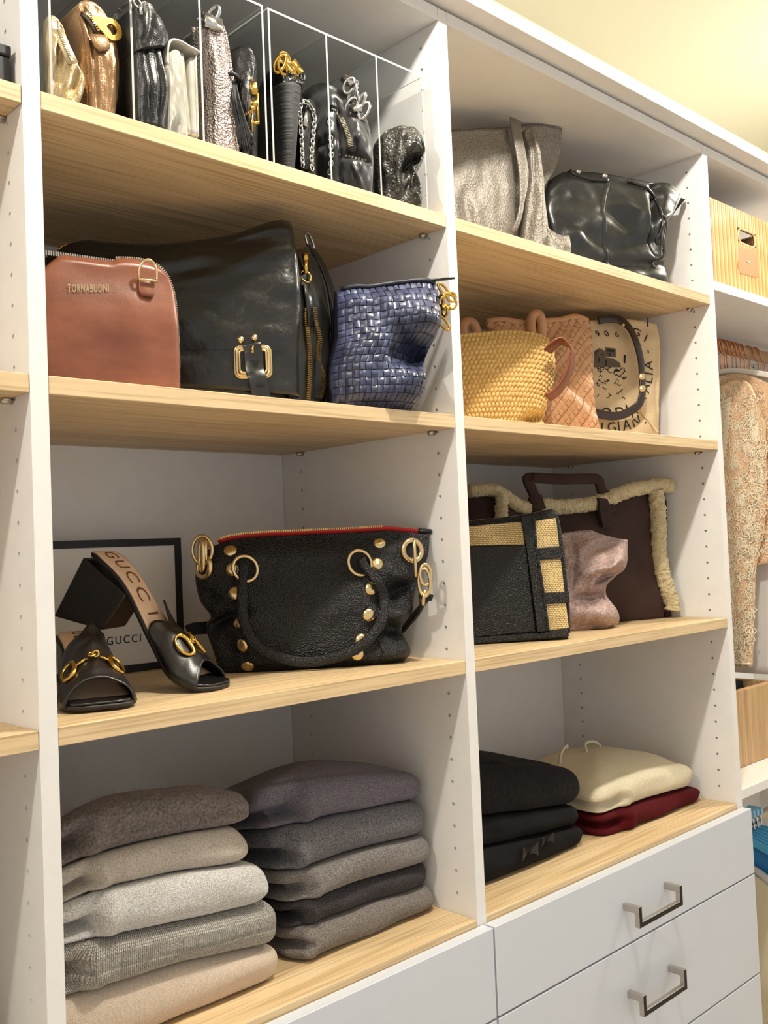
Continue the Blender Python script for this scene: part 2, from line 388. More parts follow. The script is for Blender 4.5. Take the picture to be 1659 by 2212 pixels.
def holed_panel(name, x0, x1, z0, z1, parent, holes_left=True, holes_right=True, y0=0.0, y1=D):
    """side panel with two rows of real shelf-pin holes on each face"""
    mb = MB(); ys = (0.037, 0.3585); r = 0.0027; c = 0.016
    hz = [1.328 + 0.032 * k for k in range(-40, 40)]; hz = [z for z in hz if z0 + 0.03 < z < z1 - 0.012]
    for side, x, dr in ((0, x0, 1), (1, x1, -1)):
        if not (holes_left if side == 0 else holes_right): mb.add([(x, y0, z0), (x, y1, z0), (x, y1, z1), (x, y0, z1)], [(0, 1, 2, 3)]); continue
        cuts = [y0, ys[0] - c, ys[0] + c, ys[1] - c, ys[1] + c, y1]
        for k in (0, 2, 4): mb.add([(x, cuts[k], z0), (x, cuts[k + 1], z0), (x, cuts[k + 1], z1), (x, cuts[k], z1)], [(0, 1, 2, 3)])
        for yc in ys:
            a, b = hz[0] - c, hz[-1] + c
            mb.add([(x, yc - c, z0), (x, yc + c, z0), (x, yc + c, a), (x, yc - c, a)], [(0, 1, 2, 3)]); mb.add([(x, yc - c, b), (x, yc + c, b), (x, yc + c, z1), (x, yc - c, z1)], [(0, 1, 2, 3)])
            for z in hz:
                vs = []
                for i in range(8):
                    g = math.pi / 4 * i; q = max(abs(math.cos(g)), abs(math.sin(g))); vs.append((x, yc + c * math.cos(g) / q, z + c * math.sin(g) / q))
                for d in (0, 0.009):
                    for i in range(8): g = math.pi / 4 * i; vs.append((x + dr * d, yc + r * math.cos(g), z + r * math.sin(g)))
                fs = []
                for i in range(8): j = (i + 1) % 8; fs += [(i, j, 8 + j, 8 + i), (8 + i, 8 + j, 16 + j, 16 + i)]
                fs.append(tuple(range(16, 24))); mb.add(vs, fs)
    e = 0.0006
    mb.add([(x0, y0, z0), (x1, y0, z0), (x1, y0, z1), (x0, y0, z1)], [(0, 1, 2, 3)]); mb.add([(x0, y1, z0), (x1, y1, z0), (x1, y1, z1), (x0, y1, z1)], [(0, 3, 2, 1)])
    mb.add([(x0, y0, z0), (x1, y0, z0), (x1, y1, z0), (x0, y1, z0)], [(0, 3, 2, 1)]); mb.add([(x0, y0, z1), (x1, y0, z1), (x1, y1, z1), (x0, y1, z1)], [(0, 1, 2, 3)])
    return mb.build(name, WHITE, parent, smooth=False)
def shelf(parent, x0, x1, z, y0=0.0005, m=None, pins=True, name='shelf'):
    o = MB().box((x0 + 0.0006, y0, z - T), (x1 - 0.0006, D - 0.002, z)).build(name, m or OAK, parent, smooth=False, bevel=0.0007, seg=1)
    if pins:
        for x, s in ((x0, 1), (x1, -1)):
            for y in (0.0425, 0.353):
                MB().tube([(x + s * .0004, y, z - T - 0.0034), (x + s * 0.012, y, z - T - 0.0034)], 0.003, 8).obox((x + s * 0.0056, y, z - T - 0.0018), V((1, 0, 0)), V((0, 1, 0)), V((0, 0, 1)), 0.005, 0.0045, 0.0014).build('shelf_pin', NICKEL, o)
    return o
U0 = thing('closet_unit', 'white closet section at the far left edge, mostly outside the picture', 'closet', (-0.45, 0, 0))
holed_panel('side_panel', -0.45, -0.45 + T, 0.0, ZT + T - .0006, U0)
MB().box((-0.431 + .0006, D - .001, 0), (-T - .0006, D + 0.012, ZT - .0006)).build('back_panel', WHITE, U0, smooth=False)
MB().box((-0.431 + .0006, 0, ZT), (-T - .0006, D - .002, ZT + T)).build('top_panel', WHITE, U0, smooth=False)
for z in ZS[:3]: shelf(U0, -0.431, -T, z)
shelf(U0, -0.431, -T, 0.74)
U1 = thing('closet_unit', 'white closet section of oak shelves with the acrylic bag divider on top', 'closet', (0, 0, 0))
holed_panel('side_panel', -T, 0, 0.0, ZT + T - .0006, U1)
MB().box((0 + .0006, D - .001, 0), (XB0 - .0006, D + 0.012, ZT - .0006)).build('back_panel', WHITE, U1, smooth=False)
MB().box((0 + .0006, 0, ZT), (XB0 - .0006, D - .002, ZT + T)).build('top_panel', WHITE, U1, smooth=False)
U2 = thing('closet_unit', 'wider white closet section with handled white drawers under its oak shelves', 'closet', (XB0, 0, 0))
holed_panel('side_panel', XB0, XB1, 0.0, ZT + T - .0006, U2)
holed_panel('side_panel', XC0, XC1, 0.0, ZT + T - .0006, U2)
MB().box((XB1 + .0006, D - .001, 0), (XC0 - .0006, D + 0.012, ZT - .0006)).build('back_panel', WHITE, U2, smooth=False)
MB().box((XB1 + .0006, 0, ZT), (XC0 - .0006, D - .002, ZT + T)).build('top_panel', WHITE, U2, smooth=False)
for z in ZS[:3]: shelf(U1, 0, XB0, z); shelf(U2, XB1, XC0, z)
shelf(U1, 0, XB0, ZS[3], pins=False); shelf(U2, XB1, XC0, ZS[3], pins=False)
can = MB().box((-0.46, -0.034, ZCAN), (XD0 + 0.03, D, ZCAN + 0.0205)).build('top_canopy', WHITE, None, (0.6, 0, ZCAN), smooth=False, bevel=0.0008, seg=1)
tag(can, 'long white canopy board running along the top of the whole closet', 'board')
def handle(parent, xc, zt):
    mb = MB(); h = 0.064; y0 = -0.0205; y1 = -0.0505; w = 0.0042
    for s in (-1, 1):
        x = xc + s * h
        mb.box((x - w, y1, zt - 0.0115), (x + w, y0, zt)); mb.box((x - w, y1, zt - 0.034), (x + w, y1 + 0.0085, zt - 0.0115))
    mb.box((xc - h + w, y1, zt - 0.034), (xc + h - w, y1 + 0.0085, zt - 0.0255))
    o = mb.build('handle', NICKEL, parent, smooth=False, bevel=0.0008, seg=2)
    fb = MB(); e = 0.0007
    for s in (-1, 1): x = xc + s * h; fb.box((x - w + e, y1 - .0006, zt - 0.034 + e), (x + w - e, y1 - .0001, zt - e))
    fb.box((xc - h + w, y1 - .0006, zt - 0.034 + e), (xc + h - w, y1 - .0001, zt - 0.0255 - e)); fb.build('front_strip', BLKM, o, smooth=False)  # thin black strips over the handle's front faces
    return o
def drawers(U, x0, x1, hx):
    zs = (0.7475, 0.620, 0.428, 0.236, 0.06); g = 0.0016
    for k in range(4):
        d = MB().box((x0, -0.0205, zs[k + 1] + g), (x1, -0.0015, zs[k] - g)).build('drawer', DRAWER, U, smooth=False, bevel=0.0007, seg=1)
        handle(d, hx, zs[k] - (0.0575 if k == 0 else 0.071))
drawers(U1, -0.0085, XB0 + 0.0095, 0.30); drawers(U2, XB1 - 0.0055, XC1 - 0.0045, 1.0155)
# right-hand section: hanging space
U3 = thing('closet_unit', 'white closet section at the right edge with hanging rods', 'closet', (XC1, 0, 0))
holed_panel('side_panel', XD0, XD0 + T, 0.0, ZT + T - .0006, U3)
MB().box((XC1 + .0006, D - .001, 0), (XD0 - .0006, D + 0.012, ZT - .0006)).build('back_panel', WHITE, U3, smooth=False)
MB().box((XC1 + .0006, 0, ZT), (XD0 - .0006, D - .002, ZT + T)).build('top_panel', WHITE, U3, smooth=False)
shelf(U3, XC1, XD0, 1.803, 0.0, WHITE, False); shelf(U3, XC1, XD0, 0.778, 0.0, WHITE, False)
# ------------------------------------------------------------------ folded knitwear
def sweater(name, label, m, x0, x1, yf, yb, zb, zt, seed=0, grooves=((0.5, 0.02, 0.10),), dome=0.0, rad=1.0, sag=0.0, group='folded knitwear on the lowest shelves', cat='sweater', wob=0.005, frontfold=0.0, nper=150, skew=0.0, uc=0.0, rec=0.012, rng=None, warp=None, npl=13.0):
    """folded garment: zb, zt = (left, mid, right) heights of its underside and top along the front; grooves: (height share, depth, half-width share) at the left end"""
    t3 = lambda q, u: (q[0] * (1 - u) * (1 - 2 * u) + 4 * q[1] * u * (1 - u) + q[2] * u * (2 * u - 1))
    hx = (x1 - x0) / 2; hy = (yb - yf) / 2; cx = (x0 + x1) / 2; cy = (yf + yb) / 2
    th = sum(zt) / 3 - sum(zb) / 3; R = th * 0.5 * rad; n = npl
    fine = []
    for i in range(720):
        g = 2 * math.pi * i / 720; c, s = math.cos(g), math.sin(g); fine.append((math.copysign(abs(c) ** (2 / n), c), math.copysign(abs(s) ** (2 / n), s)))
    plan = spline([(a * hx, b * hy) for a, b in fine[::6]], nper, True)
    rings = [(0.97, 0.0), (0.8, 0.0), (0.6, 0.0), (0.4, 0.0), (0.25, 0.0), (0.14, 0.0), (0.06, 0.0)] + [(None, -math.pi / 2 + math.pi * k / 16) for k in range(17)] + [(0.06, 1.0), (0.14, 1.0), (0.25, 1.0), (0.4, 1.0), (0.6, 1.0), (0.8, 1.0), (0.97, 1.0)]
    vs = []; uv = []; fs = []; vlen = 0.0; prev = None; per = [0]
    for k in range(1, nper): per.append(per[-1] + (plan[k] - plan[k - 1]).length)
    zprev = None
    for ri, (a, b) in enumerate(rings):
        row = []
        for k, p in enumerate(plan):
            u = min(1, max(0, (p.x + hx) / (2 * hx))); w = (p.y + hy) / (2 * hy)
            if a is None:
                r = max(0, math.cos(b)) ** 0.75; zf = (math.sin(b) * 0.5 + 0.5); inset = (1 - r) * R
                kx = (hx - inset) / hx; ky = (hy - inset) / hy; px, py = p.x * kx, p.y * ky
            else:
                zf = b; kx = (hx - R) / hx * (1 - a); ky = (hy - R) / hy * (1 - a); px, py = p.x * kx, p.y * ky
            uu = (px + hx) / (2 * hx)
            lf = (1 - ss(0.0, 0.12, uu)); ff = (1 - ss(0.0, 0.5, (py + hy) / (2 * hy)))
            if a is None:
                for (gz, gd, gw) in grooves:
                    gzz = gz + 0.10 * nz(seed, per[k] * 9); e = math.exp(-((zf - gzz) / gw) ** 2)
                    px += gd * lf * e; py += gd * 0.22 * e * lf * ff
                if uc:
                    ucz = uc + 0.03 * nz(zf * 2.5, seed + 3.3) + 0.05 * (zf - 0.5) ** 2; st = 1 - ss(ucz - 0.022, ucz + 0.018, uu)
                    py += ff * (st * rec * (0.35 + math.sin(math.pi * min(1, zf))) + st * sum(gd * math.exp(-((zf - gz - 0.06 * nz(uu * 12, seed)) / gw) ** 2) for gz, gd, gw in grooves))
                    py -= ff * 0.006 * math.exp(-((uu - ucz - 0.03) / 0.035) ** 2)
                if frontfold: py += frontfold * math.exp(-((zf - 0.45 - 0.12 * nz(uu * 3, seed)) / 0.13) ** 2) * ff * ss(0.1, 0.4, uu)
                o = wob * nz(per[k] * 14, zf * 1.7, seed); px += o * p.x / hx; py += o * p.y / hy
            ua = uu if rng is None else min(1, max(0, (cx + px - rng[0]) / (rng[1] - rng[0]))); bl = t3(zb, ua); tl = t3(zt, ua)
            z = bl + (tl - bl) * zf
            if a is not None and b > 0.5: z += dome * (1 - (1 - a) ** 2) + (0.004 * nz(px * 14, py * 14, seed + 4) if dome > .001 else -0.0015 * abs(nz(px * 14, py * 14, seed + 4)))
            elif a is None: z += 0.0022 * nz(px * 16, py * 16, seed + 7) * math.sin(math.pi * zf)
            if skew: px += skew * ((py + hy) / (2 * hy))
            q = V((cx + px, cy + py, z))
            if warp: q.z = warp(q.x, q.y, q.z)
            row.append(q)
        if prev: vlen += (row[nper // 2] - prev[nper // 2]).length
        for k, q in enumerate(row): vs.append(q); uv.append((per[k], vlen))
        prev = row
    nr = len(rings)
    for j in range(nr - 1):
        for k in range(nper): l = (k + 1) % nper; fs.append((j * nper + k, j * nper + l, (j + 1) * nper + l, (j + 1) * nper + k))
    fs.append(tuple(range(nper))[::-1]); fs.append(tuple((nr - 1) * nper + k for k in range(nper)))
    o = mesh(name, vs, fs, m, None, (cx, cy, min(zb)), True, uv)
    return tag(o, label, cat, group)
WL = lambda x, y, z: z - (z - .7556) / .25 * (.050 * ss(.07, .22, y) * (1 - .55 * ss(.02, .26, x)) + .012 * (1 - ss(.0, .08, x)))
WR = lambda x, y, z: z - (z - .7556) / .25 * (.034 * ss(.08, .23, y) * (1 - .8 * ss(.30, .46, x)))
K_BEIGE = knit('beige_fine_knit', s2l(176, 158, 140), s2l(203, 187, 170), 0.0021, 0.0023, 0.55)
K_CHUNK = knit('light_grey_chunky_knit', s2l(176, 168, 158), s2l(214, 208, 199), 0.0050, 0.0036, 1.0, 500, 0.0036, chev=0.5, dmin=0.36)
K_LGREY = knit('light_grey_knit', s2l(138, 134, 130), s2l(212, 209, 205), 0.0018, 0.002, 0.45, 750)
K_GREIGE = knit('warm_grey_knit', s2l(138, 129, 118), s2l(190, 180, 168), 0.0018, 0.002, 0.4, 750)
K_TAUPE = knit('dark_taupe_fuzzy_knit', s2l(76, 69, 66), s2l(116, 107, 102), 0.002, 0.002, 0.3, 300, sheen=0.8)
K_PGREY = knit('purplish_grey_knit', s2l(66, 62, 68), s2l(112, 107, 113), 0.0017, 0.002, 0.25, 700)
K_DGREY = knit('dark_grey_knit', s2l(44, 42, 46), s2l(124, 121, 124), 0.0018, 0.002, 0.35, 800)
K_MGREY = knit('mid_grey_knit', s2l(70, 66, 64), s2l(142, 136, 131), 0.0018, 0.002, 0.4, 800)
K_CHAR = knit('charcoal_knit', s2l(30, 28, 30), s2l(70, 66, 67), 0.0018, 0.002, 0.3, 700)
K_GREY = knit('grey_ribbed_knit', s2l(80, 75, 71), s2l(140, 132, 126), 0.0024, 0.0026, 0.6, 700)
KB = 1.0
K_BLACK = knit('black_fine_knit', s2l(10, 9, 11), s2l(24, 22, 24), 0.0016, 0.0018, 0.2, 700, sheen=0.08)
K_VELV = mat('black_plush', s2l(6, 6, 8), 0.85, spec=.25, sheen=0.25, sheentint=s2l(90, 84, 92), bumps=(('noise', 90, 0.9), ('noise', 420, 0.5)))
K_CREAM = knit('cream_knit', s2l(222, 208, 174), s2l(240, 229, 202), 0.0026, 0.003, 0.5, 500)
K_RED = knit('burgundy_knit', s2l(62, 3, 11), s2l(92, 8, 18), 0.0017, 0.002, 0.25, 700, sheen=0.15)
z4 = ZS[3] + 0.0006
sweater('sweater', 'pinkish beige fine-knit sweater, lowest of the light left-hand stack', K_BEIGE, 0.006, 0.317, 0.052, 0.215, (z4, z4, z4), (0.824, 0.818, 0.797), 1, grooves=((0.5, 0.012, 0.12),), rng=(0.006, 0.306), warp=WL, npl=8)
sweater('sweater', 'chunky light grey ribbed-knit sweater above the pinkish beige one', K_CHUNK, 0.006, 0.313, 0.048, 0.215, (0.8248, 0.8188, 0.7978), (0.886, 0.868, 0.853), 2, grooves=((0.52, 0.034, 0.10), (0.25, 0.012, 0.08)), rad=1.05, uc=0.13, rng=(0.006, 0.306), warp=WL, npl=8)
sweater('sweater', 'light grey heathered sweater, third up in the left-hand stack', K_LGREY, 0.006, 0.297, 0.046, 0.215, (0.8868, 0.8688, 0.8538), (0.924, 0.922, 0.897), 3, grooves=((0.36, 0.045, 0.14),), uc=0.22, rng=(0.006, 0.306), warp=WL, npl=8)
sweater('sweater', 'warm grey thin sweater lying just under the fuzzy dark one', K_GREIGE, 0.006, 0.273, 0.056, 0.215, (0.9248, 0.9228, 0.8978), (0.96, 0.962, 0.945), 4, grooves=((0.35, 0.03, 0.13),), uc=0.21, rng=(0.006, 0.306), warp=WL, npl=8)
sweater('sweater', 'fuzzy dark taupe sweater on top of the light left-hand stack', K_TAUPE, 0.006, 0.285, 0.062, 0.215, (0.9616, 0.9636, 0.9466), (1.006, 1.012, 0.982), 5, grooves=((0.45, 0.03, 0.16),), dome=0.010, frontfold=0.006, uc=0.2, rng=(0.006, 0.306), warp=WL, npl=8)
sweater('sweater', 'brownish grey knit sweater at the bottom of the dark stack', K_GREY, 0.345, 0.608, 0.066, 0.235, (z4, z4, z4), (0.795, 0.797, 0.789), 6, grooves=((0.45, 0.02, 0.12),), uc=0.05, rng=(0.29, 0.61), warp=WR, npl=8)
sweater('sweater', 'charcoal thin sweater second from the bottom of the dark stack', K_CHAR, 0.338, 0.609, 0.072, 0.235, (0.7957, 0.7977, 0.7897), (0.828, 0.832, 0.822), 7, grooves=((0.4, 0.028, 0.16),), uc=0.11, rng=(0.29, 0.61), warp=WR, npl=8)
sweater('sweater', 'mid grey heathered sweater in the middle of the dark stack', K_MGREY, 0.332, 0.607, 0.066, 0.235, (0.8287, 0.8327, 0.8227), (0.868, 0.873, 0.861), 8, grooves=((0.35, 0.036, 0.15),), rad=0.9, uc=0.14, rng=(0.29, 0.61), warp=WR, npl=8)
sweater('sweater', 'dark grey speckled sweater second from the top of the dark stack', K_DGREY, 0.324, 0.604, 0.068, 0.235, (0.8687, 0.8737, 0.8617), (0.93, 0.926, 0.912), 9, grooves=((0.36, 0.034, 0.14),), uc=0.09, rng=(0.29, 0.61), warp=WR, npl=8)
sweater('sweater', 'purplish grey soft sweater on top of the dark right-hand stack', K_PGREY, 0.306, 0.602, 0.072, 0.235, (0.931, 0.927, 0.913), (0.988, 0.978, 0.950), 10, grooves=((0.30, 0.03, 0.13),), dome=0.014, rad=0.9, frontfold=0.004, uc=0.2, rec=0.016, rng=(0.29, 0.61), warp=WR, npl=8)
# loose fibres of the fuzzy one
fz = [o for o in bpy.data.objects if 'fuzzy dark taupe' in o.get('label', '')][0]; vv = [v.co for v in fz.data.vertices]; vn = [v.normal.copy() for v in fz.data.vertices]; random.seed(8); mb = MB(); og = origin(fz)
for k in range(3200):
    i = random.randrange(150 * 10, len(vv) - 150); p = vv[i] + og + V((random.uniform(-.002, .002), random.uniform(-.002, .002), random.uniform(-.002, .002))); n = vn[i]
    if p.x < .022 or p.x > .272 or n.z < 0.1: continue
    d = (n + V((random.uniform(-1, 1), random.uniform(-.6, .6), random.uniform(-1, 1))) * .9).normalized(); s = d.orthogonal().normalized() * .00016; L_ = random.uniform(.003, .008); e = p + d * L_ + V((0, 0, -.2 * L_)); m_ = p.lerp(e, .5) + n * .0008
    mb.add([p - s, p + s, m_ + s * .8, m_ - s * .8, e], [(0, 1, 2, 3), (3, 2, 4)])
fo = mb.build('fuzz', mat('taupe_fibre', s2l(150, 140, 134), .8), fz); fo['kind'] = 'stuff'
# second section
sw = sweater('sweater', 'black knit top with sparkly bows, bottom of the black pile', K_BLACK, 0.676, 0.998, 0.075, 0.35, (z4, z4, z4), (0.816, 0.802, 0.787), 21, grooves=((0.5, 0.012, 0.12),), rng=(0.67, 1.0))
bowm = mat('black_glitter', s2l(22, 21, 22), 0.35, 0.4, bumps=(('pebble', 900, 1.0),), c2=s2l(46, 43, 40), nscale=900)
c9 = crop(1020, 1560, 2.596)
for (a, b, sz) in ((320, 722, 0.020), (418, 655, 0.015)):
    p = atY(*c9(a, b), 0.071); mb = MB()
    for s in (-1, 1):
        mb.add([p, p + V((s * sz, -0.004, sz * .55)), p + V((s * sz * 1.05, -0.002, -sz * .6)), p + V((0, 0.006, 0))], [(0, 1, 2), (0, 3, 1), (0, 2, 3), (1, 3, 2)])
    mb.dome(p, (-.3, -1, .3), sz * 0.3, 0.006)
    mb.build('bow', bowm, sw, smooth=False)
sweater('sweater', 'black thin sweater in the middle of the black pile', K_BLACK, 0.672, 0.995, 0.08, 0.35, (0.8167, 0.8027, 0.7877), (0.866, 0.843, 0.822), 22, grooves=((0.5, 0.012, 0.12),), wob=0.006, rng=(0.67, 1.0))
sweater('sweater', 'black plush folded garment on top of the black pile', K_VELV, 0.67, 0.998, 0.078, 0.30, (0.8667, 0.8437, 0.8227), (0.942, 0.92, 0.884), 23, grooves=((0.5, 0.01, 0.1),), dome=0.012, rad=0.9, wob=0.007, rng=(0.67, 1.0))
sweater('sweater', 'dark red folded sweater underneath the cream one', K_RED, 1.035, 1.382, 0.062, 0.33, (z4, z4, z4), (0.793, 0.793, 0.78), 24, grooves=((0.5, 0.02, 0.15),), rad=1.0, uc=0.2, rec=0.008, rng=(1.03, 1.385))
cr = sweater('sweater', 'cream folded sweater with a drawstring lying on the dark red one', K_CREAM, 1.03, 1.362, 0.064, 0.315, (0.7950, 0.7950, 0.7820), (0.842, 0.846, 0.824), 25, grooves=((0.3, 0.02, 0.12),), dome=0.030, rad=0.95, uc=0.22, rec=0.006, rng=(1.03, 1.385))
for k, pts in enumerate((((490, 235), (497, 180), (520, 140), (533, 133), (528, 150)), ((570, 245), (610, 215), (640, 165), (632, 125), (665, 108), (705, 120), (718, 150), (690, 178), (640, 190)))):
    MB().tube(spline([atY(*c9(a, b), 0.185) for a, b in pts], 30), 0.0028, 8).build('drawstring', K_CREAM, cr)

# ------------------------------------------------------------------ gift box behind the shoes
z3 = ZS[2] + 0.0006
BK_CARD = mat('black_card_edge', s2l(22, 21, 21), 0.55)
WH_CARD = mat('white_card', s2l(226, 222, 214), 0.6)
INK = mat('black_ink', s2l(24, 22, 22), 0.7)
x0, x1, yf, h = 0.075, 0.3665, 0.352, 0.1935
gb = thing('gift_box', 'flat white gift box with black borders standing behind the mules', 'box', (0.22, yf + 0.02, z3))
MB().box((x0, yf + 0.0015, z3 + 0.0005), (x1, yf + 0.05, z3 + h)).build('box_body', WH_CARD, gb, smooth=False)
bw = 0.0105
for nm, a, b in (('border', (x0 - .0005, yf, z3 + h - bw), (x1 + .0005, yf + .0505, z3 + h + .0005)), ('border', (x0 - .0005, yf, z3), (x1 + .0005, yf + .0505, z3 + bw)),
                 ('border', (x0 - .0005, yf, z3 + bw), (x0 + bw, yf + .0505, z3 + h - bw)), ('border', (x1 - bw, yf, z3 + bw), (x1 + .0005, yf + .0505, z3 + h - bw))):
    MB().box(a, b).build(nm, BK_CARD, gb, smooth=False)
c7 = crop(100, 1120, 3.95)
vs, fs = text_mesh('GUCCI', 0.0165, space=1.25); pc = atY(*c7(668, 1036), yf); 
MB().add([pc + V((v.x * 0.95, 0.0009, v.y)) for v in vs], fs).build('lettering', INK, gb, smooth=False)

# ------------------------------------------------------------------ heeled mules
LEA = mat('smooth_black_leather', s2l(22, 19, 18), 0.34, coat=0.25, coatr=0.3, bumps=(('noise', 60, 0.12), ('pebble', 900, 0.06)))
LEAS = mat('black_sole_edge', s2l(26, 20, 18), 0.5)
INS = mat('tan_insole_leather', s2l(242, 206, 172), 0.5, c2=s2l(232, 192, 156), nscale=40)
LINK = mat('brown_stamp', s2l(116, 78, 48), 0.6)
def mule(label, heel, toe, lat, hz, tz, prof, wid, heelpoly, upper, oph, bit, text, peak=0.03, pw=0.82, pwid=0.11, rw=(0.22, 0.78), bs=1.2):
    """prof: (share of the way from heel to toe, height above toe level) for the insole; heelpoly: heel block in the side view as shares/heights"""
    heel = V(heel); toe = V(toe); a = V((toe.x - heel.x, toe.y - heel.y, 0)); Lg = a.length; a.normalize(); l = V((-a.y, a.x, 0)) if lat > 0 else V((a.y, -a.x, 0)); l = V((a.y * -1, a.x, 0)); up = V((0, 0, 1))
    H = spline([(s, z) for s, z in prof], 61); 
    def pt(t):
        x = t * 60; i = min(int(x), 59); q = H[i].lerp(H[i + 1], x - i); return q.x * Lg, q.y
    W = tab(*wid)
    def P(t, w, dz=0.0): s, z = pt(t); return heel + a * s + l * (w * W(t)) + up * (z + dz - heel.z + tz)
    t_ = thing('heeled_mule', label, 'shoe', (toe.x, toe.y, ZS[2]), 'pair of black mules')
    def slab(t0, t1, d0, d1, grow, n=48):
        vs = []; fs = []; m_ = 10; ws = [-1 + 2 * k / m_ for k in range(m_ + 1)]
        for i in range(n + 1):
            t = t0 + (t1 - t0) * i / n; s, z = pt(t); tg = V(pt(min(1, t + .01))) - V(pt(max(0, t - .01))); tg.normalize(); nn = a * (-tg.y) + up * tg.x
            for d in (d0, d1):
                for w in ws: vs.append(P(t, w * grow * 0.5) + nn * d)
        r = m_ + 1
        for i in range(n):
            b = i * 2 * r; c = b + 2 * r
            for k in range(m_): fs += [(b + k, b + k + 1, c + k + 1, c + k), (b + r + k + 1, b + r + k, c + r + k, c + r + k + 1)]
            fs += [(b, c, c + r, b + r), (b + m_, b + r + m_, c + r + m_, c + m_)]
        for b in (0, n * 2 * r): fs += [tuple(b + k for k in range(r)) + tuple(b + r + k for k in range(r - 1, -1, -1))]
        return vs, fs
    vs, fs = slab(0, 1, -0.006, -0.0008, 1.03); mesh('sole', vs, fs, LEAS, t_)
    vs, fs = slab(0.004, 0.97, -0.001, 0.0012, 0.94); ins = mesh('insole', vs, fs, INS, t_)
    # black toe bed
    vs, fs = slab(upper[1] - 0.10, 0.992, -0.0005, 0.0022, 0.97, 16); mesh('toe_bed', vs, fs, LEA, t_)
    # heel block
    vs = []; n = len(heelpoly)
    for w, k in ((-1, 0), (1, 0)):
        for (s, z, gw) in heelpoly: vs.append(heel + a * (s * Lg) + l * (w * gw) + up * (z - heel.z + tz))
    fs = [tuple(range(n))[::-1], tuple(range(n, 2 * n))] + [(i, (i + 1) % n, n + (i + 1) % n, n + i) for i in range(n)]
    ob = mesh('heel', vs, fs, LEA, t_, smooth=False); bv = ob.modifiers.new('b', 'BEVEL'); bv.width = 0.003; bv.segments = 3
    # upper
    u0, u1 = upper; nu, nv = 30, 26; vs = []; fs = []
    for j in range(nv + 1):
        v = j / nv
        for i in range(nu + 1):
            w = i / nu; arch = math.sin(math.pi * w) ** 0.62
            b0 = u0 - 0.02 + 0.07 * math.sin(math.pi * w) ** 2 - peak * math.exp(-((w - pw) / pwid) ** 2) * 2.2; b1 = u1 - 0.10 * math.sin(math.pi * w)
            t = b0 + (b1 - b0) * v; hh = oph(v) * arch; s, z = pt(t); 
            p = P(t, (w - 0.5) * 1.03 * (1 + 0.10 * math.sin(math.pi * w * 2) * 0)) + up * (hh - 0.003 * (1 - arch)) + a * (0.012 * arch * v)
            p += l * (0.0) + up * (0.002 * nz(t * 14, w * 5, 2.0) * arch)
            if v < 0.25: p += up * (0.5 * peak * math.exp(-((w - pw) / pwid) ** 2) * (1 - v / 0.25) ** 2)
            vs.append(p)
    for j in range(nv):
        for i in range(nu): k = j * (nu + 1) + i; fs.append((k, k + 1, k + nu + 2, k + nu + 1))
    uo = mesh('upper', vs, fs, LEA, t_); sm = uo.modifiers.new('s', 'SOLIDIFY'); sm.thickness = 0.0024; sm.offset = 0
    G = lambda w, v: vs[int(v * nv) * (nu + 1) + int(w * nu)]
    # horsebit
    c = G(0.5, bit); pl_ = G(0.24, bit); pr_ = G(0.76, bit); nor = lambda w: ((G(w + .08, bit) - G(w - .08, bit)).cross(G(w, min(.95, bit + .15)) - G(w, bit - .15))).normalized()
    hb = MB()
    for w in rw:
        n_ = nor(w); n_ = n_ if n_.z > 0 or n_.dot(CAM - c) > 0 else -n_; q = G(w, bit) + n_ * 0.004
        ax = (G(w, bit + .1) - G(w, bit - .1)).normalized(); bx = n_.cross(ax)
        sgn = 1 if bx.dot(c - q) > 0 else -1; bx = bx * sgn
        loop = []
        for i in range(28):
            g = 2 * math.pi * i / 28; cx_, sy_ = math.cos(g), math.sin(g); rx = 0.0095 if cx_ < 0 else 0.006
            loop.append(q + bx * (rx * bs * cx_) + ax * (0.0125 * bs * math.copysign(abs(sy_) ** 0.8, sy_)))
        hb.tube(loop, [0.0021 if math.cos(2 * math.pi * i / 28) < 0.2 else 0.0030 for i in range(28)], 8, True)
        hb.tube([q + bx * 0.006, (q + bx * 0.006).lerp(c + n_ * .006, .8)], 0.0016, 8); 
    n_ = nor(0.5); n_ = n_ if n_.dot(CAM - c) > 0 else -n_
    for s in (-1, 1): hb.tube(ringpts(c + n_ * .0065 + (pr_ - pl_).normalized() * (s * .0022), a if s > 0 else n_, 0.0034, 14), 0.0014, 6, True)
    hb.build('horsebit', GOLD, uo)
    # stamped letters on the insole
    for k, ch in enumerate(text[0]):
        tv, tf = text_mesh(ch, text[3]); mb = MB(); t0 = text[1] + (text[2] - text[1]) * k / (len(text[0]) - 1); out = []
        for v in tv:
            t = t0 + (v.x / Lg) * text[4]; s, z = pt(t); tg = V(pt(min(1, t + .02))) - V(pt(max(0, t - .02))); tg.normalize(); nn = a * (-tg.y) + up * tg.x
            out.append(P(t, 0) + l * (v.y * text[5]) + nn * 0.0016)
        mb.add(out, tf).build('stamped_letter', LINK, ins, smooth=False)
    return t_
